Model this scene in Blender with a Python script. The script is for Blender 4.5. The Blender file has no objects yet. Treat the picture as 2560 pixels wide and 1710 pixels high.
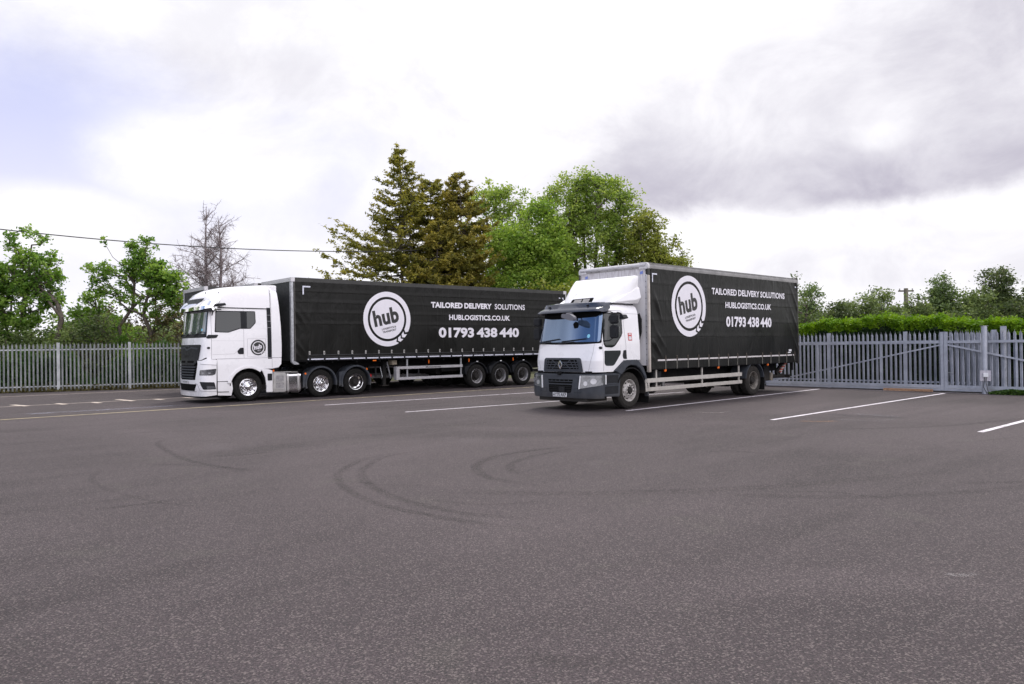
import bpy, bmesh, math, random
import numpy as np
from mathutils import Vector, Matrix
R = math.radians
SC = bpy.context.scene
COL = SC.collection

# ------------------------------------------------------------------ camera
CH, PITCH, ROLL, FPX = 1.7746, 0.0044, -0.01375, 1894.45
cd = bpy.data.cameras.new('camera'); cam = bpy.data.objects.new('camera', cd); COL.objects.link(cam)
cd.sensor_width = 36.0; cd.lens = FPX / 2560 * 36.0; cd.clip_start = 0.1; cd.clip_end = 5000
fw = Vector((0, math.cos(PITCH), math.sin(PITCH))); up0 = Vector((0, -math.sin(PITCH), math.cos(PITCH))); r0 = Vector((1, 0, 0))
c_, s_ = math.cos(ROLL), math.sin(ROLL)
rt = r0 * c_ + up0 * s_; up = r0 * -s_ + up0 * c_
M = Matrix((rt, up, -fw)).transposed().to_4x4(); M.translation = (0, 0, CH)
cam.matrix_world = M
SC.camera = cam

# ------------------------------------------------------------------ node helpers
class NT:
    def __init__(s, nt): s.nt = nt; s.n = nt.nodes; s.l = nt.links
    def new(s, t, **kw):
        n = s.n.new(t)
        for k, v in kw.items(): setattr(n, k, v)
        return n
    def put(s, sock, v):
        if isinstance(v, bpy.types.NodeSocket): s.l.new(v, sock)
        elif v is not None:
            if isinstance(v, (tuple, list)) and len(v) == 3 and sock.type == 'RGBA': v = (*v, 1)
            sock.default_value = v
    def math(s, op, a, b=None, c=None, clamp=False):
        n = s.new('ShaderNodeMath', operation=op, use_clamp=clamp)
        s.put(n.inputs[0], a); s.put(n.inputs[1], b)
        if c is not None: s.put(n.inputs[2], c)
        return n.outputs[0]
    def vmath(s, op, a, b=None, out=0):
        n = s.new('ShaderNodeVectorMath', operation=op)
        s.put(n.inputs[0], a)
        if b is not None: s.put(n.inputs['Scale'] if op == 'SCALE' else n.inputs[1], b)
        return n.outputs[out]
    def noise(s, vec, scale, detail=4, rough=.55, dist=0.):
        n = s.new('ShaderNodeTexNoise'); s.put(n.inputs['Vector'], vec)
        n.inputs['Scale'].default_value = scale; n.inputs['Detail'].default_value = detail
        n.inputs['Roughness'].default_value = rough; n.inputs['Distortion'].default_value = dist
        return n.outputs[0]
    def ramp(s, v, lo, hi, a=0., b=1.):
        n = s.new('ShaderNodeMapRange', interpolation_type='SMOOTHSTEP'); s.put(n.inputs[0], v)
        n.inputs[1].default_value = lo; n.inputs[2].default_value = hi; n.inputs[3].default_value = a; n.inputs[4].default_value = b
        return n.outputs[0]
    def mix(s, f, a, b):
        n = s.new('ShaderNodeMix', data_type='RGBA'); s.put(n.inputs[0], f); s.put(n.inputs[6], a); s.put(n.inputs[7], b)
        return n.outputs[2]
    def sep(s, v):
        n = s.new('ShaderNodeSeparateXYZ'); s.put(n.inputs[0], v); return n.outputs
    def comb(s, x, y, z):
        n = s.new('ShaderNodeCombineXYZ'); s.put(n.inputs[0], x); s.put(n.inputs[1], y); s.put(n.inputs[2], z); return n.outputs[0]
    def bump(s, h, strength, dist=0.01):
        n = s.new('ShaderNodeBump'); s.put(n.inputs['Height'], h); n.inputs['Strength'].default_value = strength; n.inputs['Distance'].default_value = dist
        return n.outputs[0]

# ------------------------------------------------------------------ sky: physical sky with broken cloud
SUN_EL, SUN_AZ = R(62), R(14)      # azimuth measured clockwise from +Y
w = bpy.data.worlds.new('World'); SC.world = w; w.use_nodes = True
T = NT(w.node_tree); T.n.clear()
sky = T.new('ShaderNodeTexSky', sky_type='NISHITA', sun_disc=False)
sky.sun_elevation = SUN_EL; sky.sun_rotation = SUN_AZ; sky.air_density = 1.0; sky.dust_density = 1.2; sky.ozone_density = 1.0
D = T.vmath('NORMALIZE', T.new('ShaderNodeTexCoord').outputs['Generated'])
dx, dy, dz = T.sep(D)
zz = T.math('ADD', T.math('MAXIMUM', dz, 0.0), 0.12)
P = T.comb(T.math('DIVIDE', dx, zz), T.math('DIVIDE', dy, zz), 0.0)
n1 = T.noise(P, 0.55, 7, .58, .25)
n2 = T.noise(T.vmath('ADD', T.vmath('MULTIPLY', D, (1, 1, 1.5)), (7.3, 2.1, 0)), 5.2, 9, .6, .35)
nb = T.noise(T.vmath('ADD', T.vmath('MULTIPLY', D, (1, 1, 1.35)), (3.1, 0, 0)), 4.2, 9, .62, .3)
def px_dir(X, Y):
    U, V = X - 1280, Y - 855
    u = c_ * U + s_ * V; v = -s_ * U + c_ * V
    d = r0 * (u / FPX) + fw - up0 * (v / FPX)
    return d.normalized()
def blob(X, Y, rx, ry, wob=.5, rg_=(1.25, .45)):       # soft elliptical patch of the sky around one direction
    d = px_dir(X, Y); rtv = Vector((d.y, -d.x, 0)).normalized(); upv = rtv.cross(d)
    a = T.math('DIVIDE', T.vmath('DOT_PRODUCT', T.vmath('SUBTRACT', D, tuple(d)), tuple(rtv), out=1), rx / FPX)
    b = T.math('DIVIDE', T.vmath('DOT_PRODUCT', T.vmath('SUBTRACT', D, tuple(d)), tuple(upv), out=1), ry / FPX)
    q = T.math('SQRT', T.math('ADD', T.math('MULTIPLY', a, a), T.math('MULTIPLY', b, b)))
    q = T.math('ADD', q, T.math('MULTIPLY', T.math('SUBTRACT', nb, .5), wob * 2.6))
    return T.ramp(q, *rg_)
def belly(X, Y, rx, fade_up, sharp, wob=.5):      # shaded cloud base: crisp underside, fading upwards
    d = px_dir(X, Y); rtv = Vector((d.y, -d.x, 0)).normalized(); upv = rtv.cross(d)
    a = T.math('DIVIDE', T.vmath('DOT_PRODUCT', T.vmath('SUBTRACT', D, tuple(d)), tuple(rtv), out=1), rx / FPX)
    b = T.math('DIVIDE', T.vmath('DOT_PRODUCT', T.vmath('SUBTRACT', D, tuple(d)), tuple(upv), out=1), fade_up / FPX)
    w1 = T.math('MULTIPLY', T.math('SUBTRACT', nb, .5), wob * 2.)
    a2 = T.math('MULTIPLY', a, a)
    h = T.ramp(T.math('ADD', T.math('SQRT', a2), w1), 1.15, .5)
    b = T.math('SUBTRACT', T.math('ADD', b, w1), T.math('MULTIPLY', a2, .22))
    return T.math('MULTIPLY', h, T.math('MULTIPLY', T.ramp(b, -sharp, sharp), T.ramp(b, 1.15, .05)))
def mx(*a):
    r = a[0]
    for b in a[1:]: r = T.math('MAXIMUM', r, b)
    return r
# clear patch low on the left, with cumulus edges
clear = mx(T.math('MULTIPLY', blob(-40, 340, 460, 220, .55, (1.5, .2)), .95), T.math('MULTIPLY', blob(420, 440, 620, 160, .6, (1.5, .2)), .62), T.math('MULTIPLY', blob(150, 650, 620, 140, .5, (1.5, .2)), .42))
clear = T.math('MULTIPLY', clear, T.math('SUBTRACT', 1., mx(blob(90, 560, 230, 85, .5), blob(560, 400, 260, 110, .6))))
# behind the photographer the sky is broken: blue with cumulus low down
back = T.ramp(dy, .12, -.25)
cover_back = T.ramp(T.math('ADD', T.math('ADD', n1, T.math('MULTIPLY', T.ramp(dz, .45, .0), .16)), T.math('ADD', T.math('MULTIPLY', T.ramp(dx, -.35, .25), .35), T.math('MULTIPLY', T.ramp(dz, .24, .08), .10))), .50, .62)
cov = T.math('MULTIPLY', T.math('SUBTRACT', 1., clear), T.math('SUBTRACT', 1., T.math('MULTIPLY', back, T.math('SUBTRACT', 1., cover_back))), clamp=True)
grey = mx(T.math('MULTIPLY', blob(2150, 280, 800, 300, .5, (1.35, .3)), .30), T.math('MULTIPLY', belly(1790, 535, 400, 300, .10, .35), .78), T.math('MULTIPLY', belly(2290, 500, 420, 240, .12, .35), 1.), T.math('MULTIPLY', blob(2560, 110, 330, 260, .5, (1.4, .3)), .62), T.math('MULTIPLY', blob(2500, 330, 240, 130, .5), .5),
          T.math('MULTIPLY', blob(2300, 640, 700, 60, .6), .22), T.math('MULTIPLY', blob(500, 190, 420, 80, .7), .16))
grey = T.math('MULTIPLY', grey, T.ramp(n2, .28, .72, 1.0, .55))
grey = T.math('MULTIPLY', grey, T.math('SUBTRACT', 1., T.math('MULTIPLY', blob(2190, 345, 80, 40, .9), .55)))
white = T.mix(T.ramp(n2, .32, .62), (8.1, 8.0, 8.5), (9.9, 9.8, 10.1))
white = T.mix(T.ramp(dz, .5, .8), white, (13., 12.8, 13.4))
white = T.mix(back, white, (18.5, 18.0, 19.2))
cloud = T.mix(grey, white, (3.9, 3.65, 4.6))
skyc = T.mix(T.math('SUBTRACT', 1., back), T.mix(.35, sky.outputs[0], (3.2, 5.3, 10.0)), T.mix(.8, sky.outputs[0], (5.6, 5.8, 8.9)))
skyc = T.mix(T.math('MULTIPLY', T.math('SUBTRACT', 1., back), T.ramp(dz, .38, .08)), skyc, (7.5, 7.5, 9.3))
final = T.mix(cov, skyc, cloud)
bg = T.new('ShaderNodeBackground'); T.put(bg.inputs[0], final); bg.inputs[1].default_value = 0.1
T.l.new(bg.outputs[0], T.new('ShaderNodeOutputWorld').inputs[0])
w.cycles.sampling_method = 'MANUAL'; w.cycles.sample_map_resolution = 512

sl = bpy.data.lights.new('sun', 'SUN'); sl.energy = 2.0; sl.angle = R(14); sl.color = (1, .95, .88)
sun = bpy.data.objects.new('sun', sl); COL.objects.link(sun)
sd = Vector((math.sin(SUN_AZ) * math.cos(SUN_EL), math.cos(SUN_AZ) * math.cos(SUN_EL), math.sin(SUN_EL)))
sun.rotation_euler = sd.to_track_quat('Z', 'Y').to_euler()
SC.view_settings.view_transform = 'Standard'; SC.view_settings.look = 'None'; SC.view_settings.exposure = 0.2; SC.view_settings.gamma = 1.0
SC.render.engine = 'CYCLES'
SC.cycles.max_bounces = 6; SC.cycles.transparent_max_bounces = 12; SC.cycles.use_denoising = True

# ------------------------------------------------------------------ materials
MATS = {}
def mat(name, col, rough=.5, metal=0., spec=.5, coat=0., var=0., vscale=8., dirt=None, bump=0., bscale=30., bdist=.002, trans=0., vcol2=None):
    if name in MATS: return MATS[name]
    m = bpy.data.materials.new(name); m.use_nodes = True
    t = NT(m.node_tree); b = t.n['Principled BSDF']
    oc = t.new('ShaderNodeTexCoord').outputs['Object']
    c = (*col, 1)
    if var:
        f = t.noise(oc, vscale, 5, .6)
        lo = tuple(max(0, x * (1 - var)) for x in col); hi = vcol2 or tuple(x * (1 + var) for x in col)
        c = t.mix(t.ramp(f, .3, .7), lo, hi)
    if dirt:                       # (colour, z low, z high, amount): road film with an uneven edge
        dc, z0, z1, am = dirt
        x, y, z = t.sep(oc)
        f = t.math('ADD', z, t.math('MULTIPLY', t.math('SUBTRACT', t.noise(oc, 3., 5, .65), .5), (z1 - z0) * 1.2))
        c = t.mix(t.math('MULTIPLY', t.ramp(f, z1, z0), am), c, dc)
    t.put(b.inputs['Base Color'], c)
    t.put(b.inputs['Roughness'], t.ramp(t.noise(oc, vscale * 1.7, 4, .6), .25, .75, max(0, rough * .82), min(1, rough * 1.18)) if var or dirt else rough)
    b.inputs['Metallic'].default_value = metal; b.inputs['Specular IOR Level'].default_value = spec
    b.inputs['Coat Weight'].default_value = coat; b.inputs['Coat Roughness'].default_value = .06
    if bump: t.put(b.inputs['Normal'], t.bump(t.noise(oc, bscale, 4, .6), bump, bdist))
    MATS[name] = m; return m
white_paint = mat('white_paint', (.80, .79, .81), .30, coat=.7, var=.015, vscale=2.2, dirt=((.40, .37, .34), .15, .85, .25))
white_plastic = mat('white_plastic', (.76, .755, .77), .4, coat=.2, var=.03, vscale=3)
dark_plastic = mat('dark_plastic', (.014, .015, .018), .5, spec=.22, var=.15, bump=.15, bscale=200)
grey_plastic = mat('grey_plastic', (.040, .045, .055), .5, spec=.28, var=.14, vscale=5, dirt=((.13, .12, .11), .0, .7, .45), bump=.15, bscale=260)
rubber = mat('rubber', (.010, .010, .010), .8, spec=.12, var=.2)
gap_mat = mat('gap', (.007, .007, .007), .85, spec=.05)
seam_mat = mat('seam', (.30, .29, .31), .7)
tyre_mat = mat('tyre_rubber', (.014, .0135, .013), .85, spec=.15, var=.25, vscale=9, bump=.2, bscale=60)
tyre_dusty = mat('tyre_rubber_dusty', (.026, .024, .022), .88, spec=.15, var=.25, vscale=9, bump=.2, bscale=60)
chrome = mat('chrome', (.86, .86, .88), .07, metal=1., var=.04)
chrome_soft = mat('brushed_steel', (.58, .57, .56), .42, metal=1., var=.10, vscale=3)
silver_rim = mat('silver_rim', (.40, .39, .40), .38, metal=.75, var=.2, vscale=14)
dirty_rim = mat('dirty_rim', (.42, .39, .36), .6, metal=.2, var=.35, vscale=11, vcol2=(.55, .53, .52))
dull_rim = mat('dull_rim', (.16, .145, .13), .6, metal=.3, var=.35, vscale=11)
black_metal = mat('black_metal', (.008, .008, .009), .65, spec=.15, var=.3, vscale=6, dirt=((.05, .045, .04), .2, 1., .6))
hub_dark = mat('hub_dark', (.02, .018, .017), .6, spec=.25, var=.3, vscale=20)
ivory = mat('ivory_alloy', (.50, .475, .44), .45, metal=.25, var=.09, vscale=5, dirt=((.30, .27, .23), .3, .9, .35))
alloy = mat('pale_alloy', (.52, .51, .53), .38, metal=.4, var=.09, vscale=6)
galv = mat('galvanised_post', (.40, .41, .43), .42, metal=.5, var=.2, vscale=9)
rail_dark = mat('dark_rail', (.045, .045, .043), .45, spec=.3, metal=.1, var=.15, vscale=3)
rail_grey = mat('grey_rail', (.24, .232, .232), .34, metal=.45, var=.22, vscale=2.5)
box_front = mat('white_bulkhead', (.60, .585, .60), .42, var=.05, vscale=3, bump=.05, bscale=3)
orange = mat('amber_lens', (.80, .17, .02), .25, coat=.5)
red_lens = mat('red_lens', (.55, .01, .015), .25, coat=.5)
lamp_glass = mat('lamp_glass', (.10, .105, .115), .10, metal=.25, coat=1., var=.3, vscale=18)
lamp_dark = mat('lamp_dark', (.06, .062, .07), .1, metal=.3, coat=1., var=.4, vscale=25)
white_print = mat('white_print', (.74, .72, .77), .5, var=.02)
black_print = mat('black_print', (.022, .022, .022), .45)
plate_mat = mat('plate_white', (.70, .70, .72), .35)
tape = mat('reflective_tape', (.62, .63, .72), .35, var=.1, vscale=30)
glass_side = mat('dark_glass', (.030, .034, .034), .05, spec=.6)
bright_steel = mat('bright_steel', (.50, .49, .47), .4, metal=.3, var=.15, vscale=20)
red_print = mat('red_print', (.50, .03, .035), .4)
blue_print = mat('blue_print', (.16, .22, .55), .5)
cyan_print = mat('cyan_print', (.25, .62, .80), .5)
yellow_print = mat('yellow_print', (.72, .60, .05), .5)
board_grey = mat('pale_board', (.42, .40, .44), .6, var=.06)
cable_mat = mat('cable', (.02, .02, .022), .6)
timber = mat('raw_timber', (.34, .20, .115), .75, var=.3, vscale=16)
concrete = mat('concrete', (.27, .255, .245), .85, var=.15, vscale=4, bump=.3, bscale=20)
def glass_front(name, col, metal):
    m = mat(name, col, .03, metal=metal, spec=.9, coat=1.); return m
ws_sky_tint = glass_front('windscreen_glass', (.085, .145, .25), .7)  # blue of the reflected sky is put into the glass colour
ws_dark = glass_front('windscreen_glass_dark', (.11, .13, .14), .28)

def zinc():
    m = bpy.data.materials.new('galvanised_steel'); m.use_nodes = True; t = NT(m.node_tree); b = t.n['Principled BSDF']
    oc = t.new('ShaderNodeTexCoord').outputs['Object']
    v = t.new('ShaderNodeTexVoronoi'); t.put(v.inputs['Vector'], oc); v.inputs['Scale'].default_value = 26
    a = t.mix(t.ramp(t.noise(oc, 2.2, 5, .6), .3, .7), (.33, .35, .40), (.47, .49, .545))
    t.put(b.inputs['Base Color'], t.mix(t.math('MULTIPLY', t.sep(v.outputs['Color'])[0], .22), a, (.26, .28, .34)))
    t.put(b.inputs['Roughness'], t.ramp(t.noise(oc, 9, 3), .3, .7, .42, .62)); b.inputs['Metallic'].default_value = .3
    return m
zinc = zinc()
zinc_pale = zinc.copy(); zinc_pale.name = 'galvanised_pale'
for n_ in zinc_pale.node_tree.nodes:
    if n_.type == 'MIX' and not n_.inputs[6].is_linked: n_.inputs[6].default_value = (.33, .345, .345, 1); n_.inputs[7].default_value = (.48, .495, .49, 1)

def curtain_material(name, base, pitch, x0, zseams, rough, warp):
    m = bpy.data.materials.new(name); m.use_nodes = True; t = NT(m.node_tree); b = t.n['Principled BSDF']
    oc = t.new('ShaderNodeTexCoord').outputs['Object']; x, y, z = t.sep(oc)
    fx = t.math('ABSOLUTE', t.math('SUBTRACT', t.math('FRACT', t.math('DIVIDE', t.math('SUBTRACT', x, x0), pitch)), .5))
    line = t.ramp(fx, .485 - .004, .498)
    for s in zseams:
        line = t.math('MAXIMUM', line, t.ramp(t.math('ABSOLUTE', t.math('SUBTRACT', z, t.math('ADD', s, t.math('MULTIPLY', t.math('SUBTRACT', t.noise(oc, .8, 2), .5), .05)))), .016, .004))
    cell = t.new('ShaderNodeTexWhiteNoise', noise_dimensions='1D'); t.put(cell.inputs['W'], t.math('FLOOR', t.math('ADD', t.math('DIVIDE', t.math('SUBTRACT', x, x0), pitch), .5)))
    big = t.noise(t.vmath('MULTIPLY', oc, (1, 1, .6)), .9, 5, .6, .6)
    c = t.mix(t.ramp(big, .3, .75), tuple(v * .75 for v in base), tuple(v * 1.3 for v in base))
    c = t.mix(t.math('MULTIPLY', cell.outputs[0], .25), c, tuple(v * 1.6 for v in base))
    c = t.mix(t.math('MULTIPLY', line, .35), c, tuple(v * 2.8 for v in base))
    t.put(b.inputs['Base Color'], c)
    t.put(b.inputs['Roughness'], t.ramp(big, .3, .7, rough * .8, rough * 1.15)); b.inputs['Specular IOR Level'].default_value = .20
    fold = t.noise(t.vmath('MULTIPLY', oc, (2.2, 1, .8)), 1.1, 3, .5, 1.2)
    # each pleat between two seams bulges a little by its own amount
    bul = t.math('MULTIPLY', t.math('MULTIPLY', t.math('SUBTRACT', .25, t.math('MULTIPLY', fx, fx)), 4.), t.math('SUBTRACT', cell.outputs[0], .4))
    hgt = t.math('ADD', t.math('ADD', t.math('MULTIPLY', fold, warp), t.math('MULTIPLY', bul, warp * .25)), t.math('MULTIPLY', line, -.16))
    for s in zseams: hgt = t.math('ADD', hgt, t.math('MULTIPLY', t.ramp(t.math('SUBTRACT', z, s), .16, .0), t.math('MULTIPLY', t.ramp(t.math('SUBTRACT', z, s), -.02, .0), warp * .22)))
    t.put(b.inputs['Normal'], t.bump(hgt, .8, .025))
    return m
curtain_a = curtain_material('curtain_vinyl_trailer', (.0085, .0085, .0075), .56, .67, (3.78, 3.40, 3.02, 2.62), .42, 1.6)
curtain_r = curtain_material('curtain_vinyl_rigid', (.0115, .0115, .0105), .567, .19, (3.45, 2.98, 2.42, 1.95), .40, 1.2)

# ------------------------------------------------------------------ mesh helpers
def tag(o, label=None, cat=None, group=None, kind=None):
    if label: o['label'] = label
    if cat: o['category'] = cat
    if group: o['group'] = group
    if kind: o['kind'] = kind
    return o
def empty(name, loc=(0, 0, 0), rz=0.):
    o = bpy.data.objects.new(name, None); COL.objects.link(o); o.location = loc; o.rotation_euler = (0, 0, rz); o.empty_display_size = .3
    return o
def copy_tree(o, parent=None):
    c = o.copy(); COL.objects.link(c); c.parent = parent
    for ch in list(o.children): copy_tree(ch, c)
    return c
class MB:
    def __init__(s): s.v = []; s.f = []; s.mi = []; s.m = 0
    def add(s, vs, fs):
        k = len(s.v); s.v.extend([tuple(a) for a in vs]); s.f.extend([tuple(i + k for i in f) for f in fs]); s.mi.extend([s.m] * len(fs)); return s
    def box(s, x0, x1, y0, y1, z0, z1):
        vs = [(x, y, z) for x in (x0, x1) for y in (y0, y1) for z in (z0, z1)]
        return s.add(vs, [(0, 1, 3, 2), (4, 6, 7, 5), (0, 4, 5, 1), (2, 3, 7, 6), (0, 2, 6, 4), (1, 5, 7, 3)])
    def tube(s, pts, rad, n=8, cap=True):
        pts = [Vector(p) for p in pts]; rads = rad if isinstance(rad, (list, tuple)) else [rad] * len(pts)
        k = len(s.v); vs = []; fs = []
        for i, p in enumerate(pts):
            t = (pts[min(i + 1, len(pts) - 1)] - pts[max(i - 1, 0)]).normalized()
            a = t.cross(Vector((0, 0, 1)) if abs(t.z) < .9 else Vector((1, 0, 0))).normalized(); b = t.cross(a)
            for j in range(n):
                th = 2 * math.pi * j / n; vs.append(p + a * math.cos(th) * rads[i] + b * math.sin(th) * rads[i])
        for i in range(len(pts) - 1):
            for j in range(n): fs.append((i * n + j, i * n + (j + 1) % n, (i + 1) * n + (j + 1) % n, (i + 1) * n + j))
        if cap: fs.append(tuple(range(n))); fs.append(tuple((len(pts) - 1) * n + j for j in reversed(range(n))))
        return s.add(vs, fs)
    def bar(s, p, q, wdt, hgt, upv=(0, 0, 1)):
        p, q = Vector(p), Vector(q); d = (q - p).normalized(); u = Vector(upv); a = d.cross(u).normalized() * wdt / 2; b = a.cross(d).normalized() * hgt / 2
        vs = [o + x * a + y * b for o in (p, q) for x, y in ((-1, -1), (1, -1), (1, 1), (-1, 1))]
        return s.add(vs, [(3, 2, 1, 0), (4, 5, 6, 7), (0, 1, 5, 4), (1, 2, 6, 5), (2, 3, 7, 6), (3, 0, 4, 7)])
    def lathe_y(s, prof, cx=0, cy=0, cz=0, n=40, close=False):   # prof: (radius, y) around an axis along y
        vs = []; fs = []; m = len(prof)
        for j in range(n):
            th = 2 * math.pi * j / n
            for r, y in prof: vs.append((cx + r * math.cos(th), cy + y, cz + r * math.sin(th)))
        for j in range(n):
            for i in range(m - 1 if not close else m): fs.append((j * m + i, j * m + (i + 1) % m, ((j + 1) % n) * m + (i + 1) % m, ((j + 1) % n) * m + i))
        return s.add(vs, fs)
    def prism_y(s, poly, y0, y1):       # polygon in (x, z) extruded along y
        n = len(poly); vs = [(x, y0, z) for x, z in poly] + [(x, y1, z) for x, z in poly]
        return s.add(vs, [tuple(range(n)), tuple(range(2 * n - 1, n - 1, -1))] + [(i, i + n, (i + 1) % n + n, (i + 1) % n) for i in range(n)])
    def prism_x(s, poly, x0, x1):       # polygon in (y, z) extruded along x
        n = len(poly); vs = [(x0, y, z) for y, z in poly] + [(x1, y, z) for y, z in poly]
        return s.add(vs, [tuple(range(n)), tuple(range(2 * n - 1, n - 1, -1))] + [(i, i + n, (i + 1) % n + n, (i + 1) % n) for i in range(n)])
    def prism_z(s, poly, z0, z1):
        n = len(poly); vs = [(x, y, z0) for x, y in poly] + [(x, y, z1) for x, y in poly]
        return s.add(vs, [tuple(range(n)), tuple(range(2 * n - 1, n - 1, -1))] + [(i, i + n, (i + 1) % n + n, (i + 1) % n) for i in range(n)])
    def arc_y(s, cx, cz, r0, r1, a0, a1, y0, y1, n=20):    # ring segment, angles in degrees, extruded along y
        o = [(cx + r1 * math.cos(R(a0 + (a1 - a0) * i / n)), cz + r1 * math.sin(R(a0 + (a1 - a0) * i / n))) for i in range(n + 1)]
        q = [(cx + r0 * math.cos(R(a0 + (a1 - a0) * i / n)), cz + r0 * math.sin(R(a0 + (a1 - a0) * i / n))) for i in range(n + 1)]
        vs = []; fs = []
        for i in range(n + 1):
            for (x, z) in (o[i], q[i]):
                vs.append((x, y0, z)); vs.append((x, y1, z))
        for i in range(n):
            k = 4 * i
            fs += [(k, k + 1, k + 5, k + 4), (k + 2, k + 6, k + 7, k + 3), (k, k + 4, k + 6, k + 2), (k + 1, k + 3, k + 7, k + 5)]
        fs += [(0, 2, 3, 1), (4 * n, 4 * n + 1, 4 * n + 3, 4 * n + 2)]
        return s.add(vs, fs)
    def build(s, name, mats, parent=None, bev=0., smooth=True, loc=None, seg=2, mirror_y=None, angle=35):
        vs = s.v
        if mirror_y is not None: vs = [(x, 2 * mirror_y - y, z) for x, y, z in vs]
        me = bpy.data.meshes.new(name); me.from_pydata(vs, [], s.f)
        if not isinstance(mats, (list, tuple)): mats = [mats]
        for m in mats: me.materials.append(m)
        me.polygons.foreach_set('material_index', s.mi)
        bm = bmesh.new(); bm.from_mesh(me)
        bmesh.ops.remove_doubles(bm, verts=bm.verts, dist=1e-5)
        bmesh.ops.recalc_face_normals(bm, faces=bm.faces)
        if bev:
            ed = [e for e in bm.edges if len(e.link_faces) == 2 and e.calc_face_angle(0) > R(25)]
            bmesh.ops.bevel(bm, geom=ed, offset=bev, segments=seg, affect='EDGES', clamp_overlap=True)
        bm.to_mesh(me); bm.free()
        if smooth:
            me.polygons.foreach_set('use_smooth', [True] * len(me.polygons)); me.set_sharp_from_angle(angle=R(angle))
        o = bpy.data.objects.new(name, me); COL.objects.link(o)
        if parent: o.parent = parent
        if loc: o.location = loc
        return o

def round_poly(poly, r, n=4):
    out = []; N = len(poly)
    for i in range(N):
        p, a, b = Vector(poly[i]), Vector(poly[i - 1]), Vector(poly[(i + 1) % N])
        rr = r[i] if isinstance(r, (list, tuple)) else r
        da, db = (a - p), (b - p); l = min(rr, da.length * .45, db.length * .45)
        if l < 1e-4: out.append(tuple(p)); continue
        s, e = p + da.normalized() * l, p + db.normalized() * l
        for k in range(n + 1):
            t = k / n; out.append(tuple(s * (1 - t) ** 2 + p * 2 * t * (1 - t) + e * t * t))
    return out

def text_mesh(body, bold=0., spacing=1.):
    cu = bpy.data.curves.new('text', 'FONT'); cu.body = body; cu.size = 1; cu.offset = bold; cu.space_character = spacing; cu.space_word = .72
    cu.fill_mode = 'FRONT'; cu.resolution_u = 3
    o = bpy.data.objects.new('text', cu); COL.objects.link(o)
    dg = bpy.context.evaluated_depsgraph_get(); dg.update()
    me = bpy.data.meshes.new_from_object(o.evaluated_get(dg))
    vs = [tuple(v.co) for v in me.vertices]; fs = [tuple(p.vertices) for p in me.polygons]
    bpy.data.objects.remove(o); bpy.data.curves.remove(cu); bpy.data.meshes.remove(me)
    xs = [v[0] for v in vs]; ys = [v[1] for v in vs]
    x0, x1, y0, y1 = min(xs), max(xs), min(ys), max(ys)
    return [((v[0] - x0) / (x1 - x0), (v[1] - y0) / (y1 - y0)) for v in vs], fs
def text_side(mb, body, x0, x1, z0, z1, y, rot=0., bold=0., spacing=1., piv=None, back=False):
    """lettering on a face looking towards -y: x along the vehicle, z up"""
    vs, fs = text_mesh(body, bold, spacing)
    out = []; ca, sa = math.cos(rot), math.sin(rot); pv = piv or ((x0 + x1) / 2, (z0 + z1) / 2)
    for u, v in vs:
        x = x0 + (x1 - x0) * u; z = z0 + (z1 - z0) * v
        a, b = x - pv[0], z - pv[1]
        out.append((pv[0] + a * ca - b * sa, y, pv[1] + a * sa + b * ca))
    mb.add(out, fs)
def text_front(mb, body, yc, wd, z0, z1, x, bold=0., spacing=1.):
    """lettering on a face looking towards -x (reads from far side to near side)"""
    vs, fs = text_mesh(body, bold, spacing)
    mb.add([(x, yc + wd / 2 - wd * u, z0 + (z1 - z0) * v) for u, v in vs], fs)

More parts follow.
